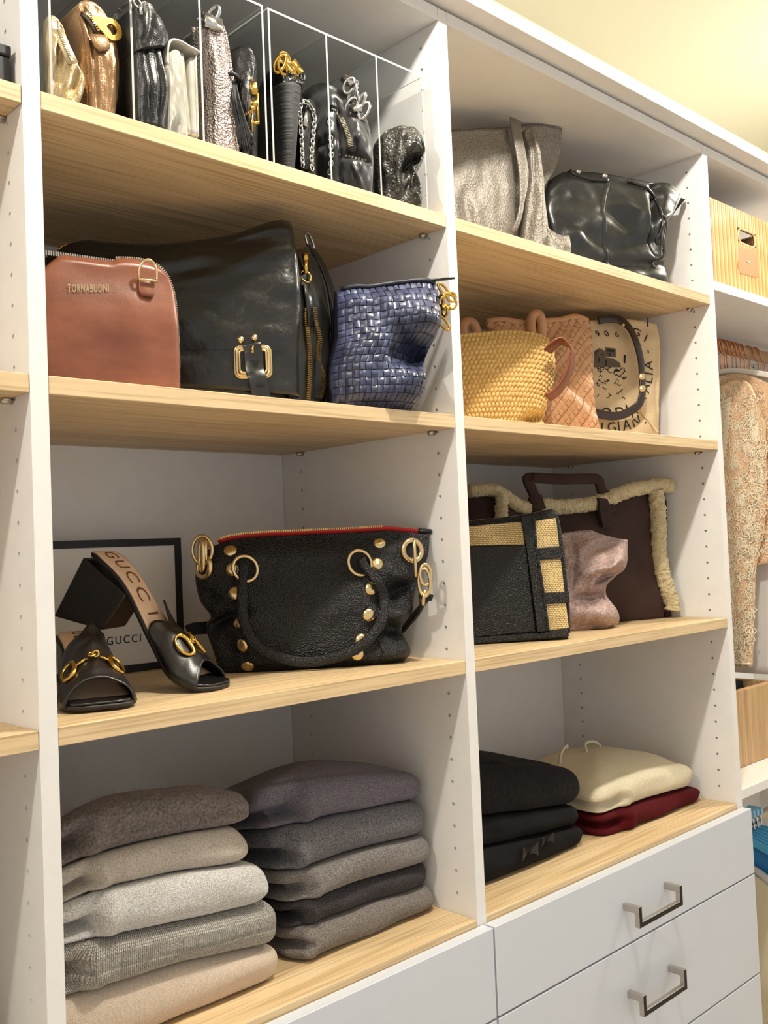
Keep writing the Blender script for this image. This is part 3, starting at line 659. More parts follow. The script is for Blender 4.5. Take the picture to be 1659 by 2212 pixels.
# right mule: its heel stands on the other one's heel seat
mule('black leather mule propped up, its block heel resting on the other shoe', (0.168, 0.236, 1.1215), (0.252, 0.078, 1.1215), 1, 0, 1.1221,
     [(0.0, 0.176), (0.10, 0.172), (0.28, 0.142), (0.45, 0.092), (0.60, 0.046), (0.72, 0.022), (0.86, 0.009), (1.0, 0.006)],
     ((0.0, 0.020), (0.05, 0.046), (0.15, 0.054), (0.35, 0.046), (0.55, 0.056), (0.75, 0.078), (0.88, 0.074), (0.95, 0.060), (0.985, 0.040), (1.0, 0.02)),
     [(-0.02, 0.170, 0.024), (0.33, 0.120, 0.024), (0.13, 0.076, 0.026), (-0.28, 0.095, 0.026)], (0.53, 0.90), tab((0, 0.030), (0.35, 0.036), (0.75, 0.028), (1, 0.021)), 0.60, ('GUCCI', 0.115, 0.445, 0.029, 0.62, 1.15), peak=0.020, pwid=0.15, rw=(0.34, 0.70))
mule('black leather mule lying flat at the white panel, gold bit on its open toe', (0.139, 0.238, 1.1215), (0.074, 0.050, 1.1215), 1, 0, 1.1221,
     [(0.0, 0.075), (0.12, 0.074), (0.30, 0.064), (0.48, 0.042), (0.63, 0.019), (0.78, 0.010), (1.0, 0.008)],
     ((0.0, 0.020), (0.05, 0.046), (0.15, 0.056), (0.35, 0.050), (0.55, 0.062), (0.75, 0.080), (0.88, 0.080), (0.96, 0.066), (1.0, 0.04)),
     [(0.02, 0.070, 0.025), (0.30, 0.058, 0.025), (0.26, 0.0, 0.026), (0.03, 0.0, 0.026)], (0.46, 0.93), tab((0, 0.034), (0.35, 0.044), (0.75, 0.036), (1, 0.026)), 0.62, ('GUCCI', 0.12, 0.50, 0.031, 0.66, 1.0), peak=0.026, pw=0.62, pwid=0.22)
# ------------------------------------------------------------------ leathers and cloths for the bags
BROWN = mat('chestnut_leather', s2l(108, 56, 33), 0.42, c2=s2l(132, 76, 48), nscale=10, ndet=6, nstretch=(1, 1, 2.5), coat=0.2, coatr=0.25, bumps=(('noise', 55, 0.10), ('pebble', 700, 0.05)))
BLKW = mat('waxy_black_leather', s2l(13, 12, 10), 0.33, spec=.42, c2=s2l(32, 30, 24), nscale=9, ndet=7, crange=(0.4, 0.75), coat=0.35, coatr=0.22, rough2=0.42, bumps=(('noise', 26, 0.32), ('noise', 120, 0.22), ('crack', 90, 0.08)))
BLKP = mat('pebbled_black_leather', s2l(11, 10, 10), 0.42, spec=.4, coat=0.08, coatr=0.35, bumps=(('pebble', 520, 0.55), ('noise', 30, 0.12)))
BLKS = mat('soft_black_leather', s2l(13, 12, 13), 0.38, spec=.4, coat=0.12, coatr=0.3, bumps=(('noise', 70, 0.3), ('pebble', 800, 0.15)))
BLKN = mat('black_nylon', s2l(16, 14, 18), 0.38, sheen=0.3, bumps=(('noise', 40, 0.25),))
BLKR = mat('black_grosgrain', s2l(30, 28, 29), 0.7, bumps=(('wave', 300, 0.5, (0.02, 0.02, 1.0)),))
BLKT = mat('crackled_black_leather', s2l(34, 32, 28), 0.36, c2=s2l(78, 73, 63), nscale=120, crange=(0.45, 0.7), coat=0.15, bumps=(('crack', 230, 0.55), ('noise', 60, 0.3)))
BLKSH = mat('glossy_black_leather', s2l(20, 20, 18), 0.36, c2=s2l(44, 43, 39), nscale=10, ndet=6, coat=0.15, coatr=0.22, bumps=(('noise', 24, 0.22), ('noise', 90, 0.2)))
GREYM = mat('pewter_metallic_suede', s2l(116, 110, 101), 0.40, 0.55, c2=s2l(162, 154, 142), nscale=420, ndet=6, rough2=0.55, bumps=(('noise', 300, 0.5), ('noise', 30, 0.3)))
NAVY = mat('navy_woven_leather', s2l(38, 42, 66), 0.38, c2=s2l(70, 77, 106), nscale=25, coat=0.25, coatr=0.25, bumps=(('noise', 200, 0.15),))
NAVYD = mat('navy_leather', s2l(22, 24, 38), 0.5)
LINE = mat('dark_lining', s2l(14, 13, 13), 0.9)
ZIPT = mat('zip_teeth_brass', s2l(196, 158, 92), 0.3, 1.0)
ZIPS = mat('zip_teeth_steel', s2l(190, 184, 170), 0.3, 1.0)
def ladder(pts, w, t, gap, wdir, name, m, parent, kind=True):
    """a row of zip teeth along a line"""
    P = spline(pts, max(4, int(sum((V(a) - V(b)).length for a, b in zip(pts, pts[1:])) / gap))); mb = MB()
    for i in range(len(P) - 1):
        tg = (P[i + 1] - P[i]).normalized(); wv = V(wdir); wv = (wv - tg * wv.dot(tg)).normalized(); mb.obox(P[i], tg, wv, tg.cross(wv), gap * 0.30, w / 2, t / 2)
    o = mb.build(name, m, parent, smooth=False); o['kind'] = 'stuff'; return o
def zs(pts): return [(s, z) for s, z in pts]

# ------------------------------------------------------------------ chestnut clutch
z2 = ZS[1] + 0.0006
c4 = crop(80, 440, 2.514)
fr = Fr((0.222, 0.040, z2), -10)
t_ = thing('clutch_bag', 'chestnut brown leather clutch with zip edge and gold lettering', 'handbag', (0.11, 0.07, z2))
q = lambda a, b: fr.px(*c4(a, b))
R1 = [(q(757, 990)[0], 0.0), q(757, 850), q(750, 680), q(735, 510), q(712, 430)]; rc = [q(680, 372), q(630, 335), q(570, 315)]
xl = -0.205; zt_ = q(300, 306)[1]
Lp = [(xl + .012, 0), (xl, 0.05), (xl, 0.10), (xl + .01, zt_ - .02), (xl + .03, zt_)]
Rp = R1 + rc[:1]; Tp = [(xl + .03, zt_), (-0.12, zt_), q(420, 304), q(520, 306), q(630, 335), q(680, 372)]
body = pillow('body', fr, Lp, Rp, [(xl + .012, 0), (q(757, 990)[0], 0)], Tp, tab((0, .020), (0.5, .021), (0.92, .015), (1, .006)), tab((0, .022), (0.5, .024), (0.9, .014), (1, .006)), BROWN, t_, nh=5.5, em=0.25,
              disp=creases([(0.72, 0.0, 0.68, 0.6, 0.10, -0.0025)], 0.0012, 3, 1, 1))
edge = [fr.w(s, z, 0.0) for s, z in spline([(-0.19, zt_ + .001), (-0.10, zt_ + .001), q(420, 303), q(540, 306), q(640, 335), q(695, 385), q(735, 490), q(753, 650), q(761, 850), (q(760, 990)[0], 0.004)], 80)]
MB().tube(edge, 0.0022, 6).build('piping', mat('dark_brown_edge', s2l(70, 34, 22), 0.5), t_)
ladder([p + V((0, -0.001, 0)) for p in edge], 0.003, 0.0052, 0.0026, (0, 1, 0), 'zip_teeth', ZIPS, t_)
vs, fs = text_mesh('TORNABUONI', 0.0125, space=1.18, off=0.0002); qa = nearest_uv(body, *c4(162, 462)); qb = nearest_uv(body, *c4(388, 462)); PA = on(body, *qa, .0008); PB = on(body, *qb, .0008)
xa = min(v.x for v in vs); xb = max(v.x for v in vs); out = []
for v in vs:
    k = (v.x - xa) / (xb - xa); out.append(on(body, lerp(qa[0], qb[0], k), lerp(qa[1], qb[1], k), 0.0019) + V((0, 0, v.y)))
MB().add(out, fs).build('gold_lettering', PALEGOLD, t_, smooth=False)
# D-ring and tab
p0 = onpx(body, *c4(589, 406), .004); n0 = fr.ey * -1
ring = [p0 + fr.ex * (0.0105 * math.cos(g)) + V((0, 0, 1)) * (0.0165 * math.sin(g) + 0.002) - fr.ey * (0.004 + 0.004 * math.sin(g)) for g in [math.pi * k / 20 for k in range(21)]]
MB().tube(ring + [ring[-1] + V((0, 0, -.006)), ring[0] + V((0, 0, -.006))], 0.0016, 8, True).build('d_ring', PALEGOLD, t_)
tp = onpx(body, *c4(592, 462), .002)
tb = [tp + fr.ex * (0.0125 * a) + V((0, 0, 1)) * z - fr.ey * y for a in () for z in () for y in ()]
mb = MB(); mb.band([onpx(body, *c4(590 + k * .05, 408 + k), .0026) for k in (0, 25, 50, 78, 98)], [0.017, .0185, .0195, .0185, .013], 0.003, fr.ex); mb.build('ring_tab', BROWN, t_)

# ------------------------------------------------------------------ black messenger bag
fr = Fr((0.352, 0.050, z2), -36)
t_ = thing('messenger_bag', 'large black waxed leather messenger bag with a gold buckle flap', 'handbag', (0.27, 0.14, z2))
q = lambda a, b, y=0.03: fr.px(*c4(a, b), y)
xr = fr.px(*c4(1395, 900), 0.0)[0]
Bp = [(-0.345, 0), (xr - .002, 0)]; Lp = [(-0.345, 0), (-0.352, 0.08), (-0.350, 0.14), q(185, 262)]; Rp = [(xr - .002, 0), (xr, 0.05), (q(1400, 600)[0], q(1400, 600)[1]), q(1385, 330), q(1352, 120)]
Tp = [q(185, 262), q(250, 222), q(480, 238), q(750, 238), q(1000, 200), q(1200, 145), q(1310, 114), q(1352, 120)]
body = pillow('body', fr, [(s + .004, z * .97) for s, z in Lp], [(s - .004, z * .965) for s, z in Rp], [(-0.341, 0), (xr - .006, 0)], [(s, z * .965) for s, z in Tp], tab((0, .034), (.2, .040), (.8, .030), (1, .010)), tab((0, .05), (.3, .06), (.8, .045), (1, .012)), BLKW, t_, y0=0.034, nh=4, em=0.2,
              disp=creases([], 0.004, 4, 1.3, 5))
zf = q(1000, 900)[1]
flap = pillow('flap', fr, [(-0.352, 0.030), (-0.356, 0.12), (-0.352, 0.16), (Tp[0][0], Tp[0][1] + .002)], [(xr + .006, 0.013), (xr + .008, 0.08)] + [(s + .007, z) for s, z in Rp[2:-1]] + [(Rp[-1][0] + .007, Rp[-1][1] + .003)],
              [(-0.352, 0.030), (-0.2, 0.030), (xr - .05, 0.018), (xr + .006, 0.013)], [(Tp[0][0], Tp[0][1] + .002)] + [(s, z + .003) for s, z in Tp[1:-1]] + [(Tp[-1][0] + .007, Tp[-1][1] + .003)],
              tab((0, .046), (.25, .048), (.8, .038), (.95, .026), (1, .012)), tab((0, -.040), (.5, -.040), (.8, -.031), (.95, -.016), (1, .012)), BLKW, t_, y0=0.034, nh=7, em=0.55,
              disp=creases([(0.62, .93, 0.97, 0.82, .05, .004), (0.70, .98, 0.74, 0.80, .03, .003), (.88, .99, .90, .85, .03, -.004), (0.5, 0.2, .95, .15, .04, .002), (.8, .55, .98, .5, .03, .0015)], 0.0045, 5, 1.2, 9, 3))
st_ = [on(flap, u, 0.225, .0004) for u in [0.05 + .9 * k / 40 for k in range(41)]]
ladder(st_, 0.0009, 0.0008, 0.0042, (0, 0, 1), 'stitching', LINE, t_)
# gusset with its pocket zip
g0 = fr.px(*c4(1400, 900), 0.0)
gx = [(1378, 230), (1470, 222), (1535, 300), (1590, 480), (1612, 660), (1590, 900), (1535, 1065)]
vs = []; fs = []; nv_ = 24; nu_ = 12
fe = spline([fr.w(xr - .004, z, 0.006) for z in (0.0, 0.03, 0.07, 0.12, 0.17, 0.205)], nv_ + 1)
be = spline([fr.pw(*c4(a, b), 0.088) for a, b in ((1500, 1075), (1575, 900), (1592, 700), (1575, 520), (1530, 330), (1470, 225))], nv_ + 1)
for i in range(nv_ + 1):
    for k in range(nu_ + 1):
        u = k / nu_; p = fe[i].lerp(be[i], u); p += fr.ex * (0.020 * math.sin(math.pi * u) * (1 - .6 * i / nv_)) + fr.ex * (.004 * nz(u * 4, i * .3, 3))
        if i == 0: p.z = z2
        vs.append(p)
for i in range(nv_):
    for k in range(nu_): a = i * (nu_ + 1) + k; fs.append((a, a + 1, a + nu_ + 2, a + nu_ + 1))
gus = mesh('gusset', vs, fs, BLKW, t_); sm = gus.modifiers.new('s', 'SOLIDIFY'); sm.thickness = 0.003
GG = lambda u, v: vs[int(round(v * nv_)) * (nu_ + 1) + int(round(u * nu_))]
out_ = lambda p, d=.003: p - (ray(829, 1106).normalized()) * d
zl = [out_(GG(0.25, v)) for v in (0.04, .08, .17, .29, .42, .54, .63)]; zr = [out_(GG(0.55, v)) for v in (0.04, .08, .17)] + [out_(GG(0.42, v)) for v in (.29, .42, .54, .63)]
ladder(zl, .008, .0025, .0024, fr.ex + fr.ey, 'zip_teeth', ZIPT, gus); ladder(zr, .008, .0025, .0024, fr.ex + fr.ey, 'zip_teeth', ZIPT, gus)
mb = MB().band([out_(GG(.42, v), .0024) for v in (.05, .17, .33, .5, .63, .92)], [.012, .012, .011, .009, .008, .008], .0012, (fr.ex + fr.ey)); mb.build('zip_tape', LINE, gus)
pz = out_(GG(.33, .83), .006); pe = out_(GG(.33, .50), .007)
MB().tube(ringpts(pz + V((0, 0, -.004)), ray(829, 1106), .0085, 16, .006), .0014, 6, True).obox(pz + V((0, 0, .008)), fr.ex, fr.ey, V((0, 0, 1)), .003, .003, .008).obox(pz + V((0, 0, .022)), fr.ex, fr.ey, V((0, 0, 1)), .004, .003, .0045).build('zip_slider', GOLD, gus)
MB().band([pz + V((0, 0, -.012)), pz.lerp(pe, .5), pe], [.011, .013, .013], .003, (fr.ex + fr.ey)).build('zip_pull', BLKW, gus)
# strap from the ring down behind the gusset
sp = [fr.pw(*c4(a, b), 0.10) for a, b in ((1480, 230), (1530, 300), (1590, 450), (1618, 640), (1612, 780), (1590, 930), (1545, 1060))]; sp[-1].z = z2 + .002
MB().band(spline(sp, 40), 0.022, 0.004, fr.ey * .9 + fr.ex * .5).build('shoulder_strap', BLKW, t_)
rp = fr.pw(*c4(1482, 215), 0.10); MB().tube(ringpts(rp, fr.ex * .8 - fr.ey * .5, .0165, 22, .0085), .0018, 8, True).build('strap_ring', SILVER, t_)
rp = fr.pw(*c4(150, 255), 0.03); MB().tube(ringpts(rp, fr.ey, .006, 18, .0095), .0018, 8, True).build('strap_ring', GOLD, t_)
MB().band(spline([fr.pw(*c4(a, b), .035) for a, b in ((205, 235), (170, 232), (132, 245), (128, 265), (150, 285), (190, 290))], 20), .012, .004, fr.ey).build('strap_tab', BLKW, t_)
# buckle, studs and strap
bc = onpx(flap, *c4(1172, 862), .004); bx, bz = fr.ex, V((0, 0, 1)); k_ = []
def rrect(c, hx, hz, r, d=0.0, n=6):
    pts = []
    for sx, sz, a0 in ((1, 1, 0), (-1, 1, 90), (-1, -1, 180), (1, -1, 270)):
        for i in range(n + 1): g = R_(a0 + 90 * i / n); pts.append(c + bx * (sx * (hx - r) + r * math.cos(g)) + bz * (sz * (hz - r) + r * math.sin(g)) - fr.ey * d)
    return pts
MB().tube(rrect(bc, .0205, .0178, .006), .0022, 8, True).tube(rrect(bc, .0170, .0145, .004, .0015), .0017, 8, True).tube(rrect(bc, .0232, .0205, .008, -.001), .0014, 6, True).build('buckle_frame', PALEGOLD, t_)
MB().obox(bc + bz * .0150 - fr.ey * .003, bx, fr.ey, bz, .0015, .0018, .0045).build('buckle_prong', GOLD, t_)
pts = [onpx(flap, *c4(1165, 762), .003), onpx(flap, *c4(1170, 800), .004), onpx(flap, *c4(1176, 860), .006), onpx(flap, *c4(1184, 910), .006)]
pts += [fr.pw(*c4(1195, 940), -.022), fr.pw(*c4(1208, 990), -.022), fr.pw(*c4(1222, 1050), -.020)]; pts[-1].z = z2 + .0025
stp = MB().band(spline(pts, 30), .0235, .003, bx).build('buckle_strap', BLKW, t_)
for a, b in ((1180, 855), (1212, 985)): MB().obox(fr.pw(*c4(a, b), -.0262), bx, fr.ey, bz, .0055, .0006, .0016).build('strap_hole', LINE, stp, smooth=False)
for a, b in ((1104, 738), (1180, 730)): MB().dome(onpx(flap, *c4(a, b), .0), -fr.ey, .0048, .004).build('stud', PALEGOLD, t_)

# ------------------------------------------------------------------ navy woven hobo
c5 = crop(500, 460, 3.253)
fr = Fr((0.440, 0.045, z2), -27)
t_ = thing('hobo_bag', 'slouching navy blue woven leather bag beside the messenger bag', 'handbag', (0.53, 0.08, z2))
q = lambda a, b, y=0.022: fr.px(*c5(a, b), y)
s0 = q(690, 1330)[0]; s1 = q(1255, 1385)[0]
Lp = [(s0, 0), (s0 - .004, .05), q(715, 900), q(722, 700), q(728, 548)]
Rp = [(s1, 0), q(1325, 1300), q(1352, 1190), q(1338, 1100), q(1362, 1040), q(1405, 940), q(1440, 830), q(1455, 690), q(1448, 500)]
Tp = [q(728, 548), q(860, 530), q(960, 532), q(1100, 512), q(1300, 488), q(1448, 500)]
dsp = creases([(0.62, 0.44, 0.98, 0.50, .10, .050), (0.98, 0.5, .80, 0.36, .08, .03), (.45, .62, .66, .50, .09, .018), (.40, .88, .50, .55, .07, -.014), (.55, .16, .90, .28, .14, -.016), (0.62, .75, .98, .66, .12, -.020), (0.33, .5, .25, .0, .12, -.006), (.12, .2, .10, .0, .03, .006)], .004, 5, 1, 3)
body = pillow('body', fr, Lp, Rp, [(s0, 0), (s1, 0)], Tp, tab((0, .030), (.12, .050), (.5, .056), (.85, .038), (1, .014)), tab((0, .03), (.3, .045), (.8, .035), (1, .014)), NAVYD, t_, y0=.026, nh=2.6, disp=dsp, nu=60, nv=56)
mb = MB(); nU, nV = 17, 17
for j in range(nV):
    for i in range(nU):
        u0_, u1_ = 0.012 + .976 * i / nU, 0.012 + .976 * (i + 1) / nU; v0_, v1_ = j / nV * .995, (j + 1) / nV * .995
        over = (i + j) % 2; P_ = []; e_ = .0006
        sk = 0.02 * 0
        for b in range(4):
            for a in range(4):
                fu, fv = a / 3, b / 3; u = lerp(u0_, u1_, .04 + .92 * fu); v = lerp(v0_, v1_, .04 + .92 * fv)
                bump = (math.sin(math.pi * (fu if over else fv)) ** .7) * .0019 + .0004 * math.sin(math.pi * (fv if over else fu))
                P_.append(on(body, u, v, e_ + bump))
        mb.add(P_, [(b * 4 + a, b * 4 + a + 1, b * 4 + a + 5, b * 4 + a + 4) for b in range(3) for a in range(3)])
wv_ = mb.build('woven_strips', NAVY, t_); wv_['kind'] = 'stuff'
tp_ = [on(body, u, 1.0, .002) for u in [k / 20 for k in range(1, 20)]]
MB().tube(tp_, .0035, 8).build('top_edge', NAVYD, t_)
cl = MB(); base_ = fr.pw(*c5(1490, 520), .01)
for (a, b, r, rx, nn) in ((1490, 540, .011, .004, fr.ey), (1475, 610, .009, .006, fr.ex), (1530, 620, .012, .009, fr.ey), (1500, 690, .008, .007, fr.ex), (1545, 590, .007, .006, fr.ey), (1488, 770, .013, .0045, fr.ey)):
    cl.tube(ringpts(fr.pw(*c5(a, b), .01), V(nn) + V((.2, .1, .1)), r, 18, rx), .002, 7, True)
cl.obox(fr.pw(*c5(1505, 665), .008), fr.ex, fr.ey, V((0, 0, 1)), .006, .004, .004); cl.build('gold_clasp', GOLD, t_)
MB().band(spline([fr.pw(*c5(a, b), .014) for a, b in ((1350, 480), (1430, 472), (1500, 465), (1570, 457))], 12), [.010] * 8 + [.008, .006, .004, .002], .003, fr.ey).build('leather_tab', BLKS, t_)
MB().dome(fr.pw(*c5(1365, 475), .012), (-.3, -.6, .7), .004, .004).build('stud', SILVER, t_)

# ------------------------------------------------------------------ black studded satchel
c6 = crop(400, 1120, 2.72); zS3 = ZS[2] + .0006
fr = Fr((0.350, 0.188, zS3), -34)
t_ = thing('studded_satchel', 'black pebbled leather satchel with gold studs and red zip', 'handbag', (0.49, 0.19, zS3))
q = lambda a, b, y=0.028: fr.px(*c6(a, b), y)
s0 = fr.px(*c6(200, 905), 0)[0]; s1 = fr.px(*c6(1300, 838), 0.01)[0]
Lp = [(s0, 0), q(165, 780), q(120, 640), q(150, 575), q(85, 480), q(60, 330), q(110, 210), q(170, 160)]
Rp = [(s1, 0), q(1322, 780), q(1290, 700), q(1275, 640), q(1330, 540), q(1352, 420), q(1400, 300), q(1432, 200), q(1437, 95)]
Tp = [q(170, 160), q(260, 128), q(420, 108), q(700, 95), q(1000, 82), q(1200, 72), q(1437, 95)]
dsp = creases([(.86, .50, .99, .66, .05, .020), (.88, .36, 1.0, .42, .06, -.014), (.86, .30, .99, .25, .05, .018), (.86, .06, 1, .14, .06, -.012), (.84, .72, .98, .60, .05, -.012),
               (.02, .30, .14, .45, .06, .024), (.10, .55, .16, .2, .05, -.008), (.02, .62, .10, .5, .05, .012), (.07, .1, .13, .3, .05, .010), (.45, .1, .6, .08, .2, -.004)], .003, 4, 1, 12)
body = pillow('body', fr, Lp, Rp, [(s0, 0), (s1, 0)], Tp, tab((0, .030), (.08, .040), (.4, .042), (.8, .028), (1, .007)), tab((0, .034), (.4, .040), (.8, .025), (1, .007)), BLKP, t_, y0=.034, nh=3.2, em=0.04, disp=dsp, nu=72, nv=60)
ze = [on(body, u, 1.0, 0) + fr.ey * .007 for u in [.02 + .955 * k / 40 for k in range(41)]]
RED = mat('red_zip_tape', s2l(190, 34, 30), 0.6)
MB().band([p + V((0, 0, .003)) for p in ze], .007, .0015, V((0, 0, 1)) + fr.ey * -.4).build('zip_tape', RED, t_)
ladder([p + V((0, 0, .0068)) for p in ze[:33]], .004, .003, .0030, fr.ey, 'zip_teeth', ZIPT, t_)
MB().tube([ze[-2] + V((0, 0, .004)), ze[-1] + V((0, 0, .003)) + fr.ex * .012], .0042, 8).build('zip_end', BLKP, t_)
for a, b in ((266, 188), (275, 300), (292, 437), (318, 605), (333, 748), (365, 872), (1143, 144), (1126, 268), (1095, 412), (1078, 568), (1036, 716), (1012, 797)):
    uv_ = nearest_uv(body, *c6(a, b)); MB().dome(on(body, *uv_, .0), nrm_at(body, *uv_), .0092, .003, 18).build('stud', PALEGOLD, t_)
for u, sg in ((.165, 1), (.845, 1)):
    MB().tube([on(body, u + (.02 if sg > 0 and u > .5 else 0) * (v - .5), v, .0006) for v in [k / 40 for k in range(1, 40)]], .0011, 5).build('seam', BLKP, t_)
hp = [(345, 262), (338, 330), (333, 450), (340, 590), (392, 710), (500, 790), (690, 838), (900, 806), (1055, 722), (1145, 600), (1160, 480), (1125, 370), (1052, 285), (1030, 238)]
hw = [onpx(body, *c6(a, b), .010) for a, b in hp]
hp3 = spline(hw, 90)
MB().band(hp3, [.0145 if 6 < k < 84 else .012 for k in range(90)], .007, [(fr.ex * .6 + V((0, 0, -1)) if False else (V(hp3[min(89, k + 1)]) - V(hp3[max(0, k - 1)])).cross(fr.ey)) for k in range(90)]).build('handle', BLKP, t_)
for a, b in ((352, 295), (1022, 262)):
    p = onpx(body, *c6(a, b), .008); MB().tube(ringpts(p, -fr.ey + fr.ex * .25, .0185, 26, .0165), .0026, 8, True).build('handle_ring', PALEGOLD, t_)
def grommet(a, b, r, nn):
    p = onpx(body, *c6(a, b), .002); o = MB().tube(ringpts(p, nn, r, 26, r * .95), .0042, 8, True).build('grommet', PALEGOLD, t_); MB().dome(p, nn, r * .8, .0008).build('grommet_hole', LINE, o); return p
pR = grommet(1335, 190, .0155, fr.ex * .35 - fr.ey); pL = grommet(108, 285, .0145, fr.ex * -.75 - fr.ey * .6)
ch = MB()
for (a, b, r, rx, nn, d) in ((1350, 235, .026, .006, fr.ex * .9 - fr.ey * .2, -.005), (1412, 330, .015, .008, fr.ey, -.01), (1405, 375, .020, .0085, fr.ex * .4 + fr.ey, -.01)):
    ch.tube(ringpts(fr.pw(*c6(a, b), d), nn, r, 22, rx, V((0, 0, 1)).cross(V(nn))), .0024, 7, True)
ch.tube([fr.pw(*c6(1410, 420), -.01), fr.pw(*c6(1400, 460), -.01), fr.pw(*c6(1395, 510), -.008)], .0032, 8); ch.build('swivel_clip', PALEGOLD, t_)
sp = [fr.pw(*c6(a, b), d) for a, b, d in ((1420, 440, -.005), (1400, 500, .0), (1370, 545, .02), (1320, 600, .05), (1285, 640, .07))]
MB().band(spline(sp, 24), .020, .006, V((.25, -.4, .8))).build('shoulder_strap', BLKP, t_)
ch = MB()
for (a, b, r, rx, nn, d) in ((100, 185, .0195, .014, fr.ey + fr.ex * .2, .01), (95, 215, .022, .008, fr.ex + fr.ey * .4, .0), (120, 190, .014, .006, fr.ex, .0)):
    ch.tube(ringpts(fr.pw(*c6(a, b), d), nn, r, 22, rx, V((0, 0, 1)).cross(V(nn))), .0028, 7, True)
ch.dome(fr.pw(*c6(150, 160), .02), (-.3, -.5, .6), .005, .005); ch.build('swivel_clip', PALEGOLD, t_)
p = fr.pw(*c6(60, 645), .06); MB().band([p + fr.ex * .03, p, p - fr.ex * .012 + V((0, 0, -.004))], .018, .005, V((0, .2, 1))).build('strap_end', BLKP, t_)
# ------------------------------------------------------------------ acrylic organisers on the top shelf
z1 = ZS[0] + 0.0006
c1 = crop(0, 0, 2.9625); c2 = crop(440, 40, 2.9625)
m, t, b, N, L = nt('acrylic_polished_edge'); ACED = m
b.inputs['Base Color'].default_value = (0.80, 0.79, 0.75, 1); b.inputs['Roughness'].default_value = 0.35; b.inputs['Transmission Weight'].default_value = 0.45; b.inputs['IOR'].default_value = 1.3
def plate(name, a, b, parent, thin):
    o = MB().box(a, b).build(name, [ACRYL, ACED], parent, smooth=False)
    for p in o.data.polygons: p.material_index = 0 if abs(p.normal[thin]) > .5 else 1
    return o
def organiser(label, xs, yf=0.012, yb=0.262, h=0.203, t=0.0028):
    o = thing('acrylic_organiser', label, 'organiser', ((xs[0] + xs[-1]) / 2, (yf + yb) / 2, z1), 'clear acrylic organisers')
    for x in xs: plate('divider', (x - t / 2, yf, z1 + t + .0004), (x + t / 2, yb, z1 + h - t - .0004), o, 0)
    plate('base_plate', (xs[0] - t / 2, yf, z1), (xs[-1] + t / 2, yb, z1 + t), o, 2)
    plate('top_plate', (xs[0] - t / 2, yf, z1 + h - t), (xs[-1] + t / 2, yb, z1 + h), o, 2)
    plate('back_plate', (xs[0] - t / 2, yb + .0004, z1), (xs[-1] + t / 2, yb + t, z1 + h), o, 1)
organiser('clear acrylic organiser at the left, holding the bronze bag', (0.0185, 0.1141, 0.2055, 0.2985))
organiser('clear acrylic organiser at the right, holding the black puffy backpack', (0.3085, 0.4035, 0.4945, 0.5865))
zo = z1 + 0.0034
def small(name, label, fr, c, L, R, T, m, ff, fb, nh=4, em=0.3, dsp=None, y=0.0, nu=36, nv=36, cat='handbag', part='body', parent=None, y0=0.0):
    t = parent or thing(name, label, cat, fr.w(0, 0, 0.03), 'small bags in the organisers')
    l = fr.pl([c(*p) for p in L], y); r = fr.pl([c(*p) for p in R], y); tt = fr.pl([c(*p) for p in T], y)
    l[0] = (l[0][0], 0.0) if parent is None else l[0]; r[0] = (r[0][0], 0.0) if parent is None else r[0]; l.append(tt[0]); r.append(tt[-1])
    return t, pillow(part, fr, l, r, [l[0], r[0]], tt, ff, fb, m, t, nu=nu, nv=nv, nh=nh, em=em, disp=dsp, y0=y0)
GOLDL = mat('pale_gold_leather', s2l(182, 160, 118), 0.34, 0.6, c2=s2l(206, 186, 148), nscale=30, bumps=(('noise', 40, 0.3), ('pebble', 600, 0.15)))
BRONZ = mat('bronze_metallic_leather', s2l(140, 106, 72), 0.32, 0.55, c2=s2l(176, 142, 106), nscale=18, bumps=(('noise', 45, 0.25), ('pebble', 500, 0.1)))
SILVL = mat('silvery_white_leather', s2l(182, 178, 164), 0.26, 0.5, c2=s2l(208, 205, 194), nscale=20, bumps=(('noise', 60, 0.15),))
PINKM = mat('rose_silver_pebbled_leather', s2l(176, 160, 154), 0.30, 0.75, c2=s2l(206, 192, 186), nscale=60, bumps=(('pebble', 420, 0.7), ('noise', 200, 0.2)))
th = lambda a, b=None, c=None: tab((0, a), (.5, b or a), (1, c or a))
# a) pale gold pouch
fr = Fr((0.047, 0.030, zo), -10)
t_, bd = small('pouch', 'slumped pale gold leather pouch at the left end of the organiser', fr, c1, [(302, 605), (292, 450), (287, 300)], [(490, 640), (540, 545), (500, 440), (430, 290)], [(290, 140), (312, 122), (350, 135), (400, 200)], GOLDL, th(.010, .014, .008), th(.012, .014, .010), 2.6, .1, creases([(.2, .3, .5, .75, .09, .008), (.55, .1, .8, .5, .08, .008), (.35, .05, .6, .3, .06, -.006)], .003, 5, 1, 2))
ladder([onpx(bd, *c1(a, b), .002) for a, b in ((372, 195), (400, 265), (430, 330), (462, 405))], .003, .002, .002, fr.ex, 'zip_teeth', ZIPS, t_)
MB().band([onpx(bd, *c1(a, b), .0012) for a, b in ((365, 190), (398, 268), (432, 338), (465, 410))], .012, .0015, fr.ex).build('zip_tape', GOLDL, t_)
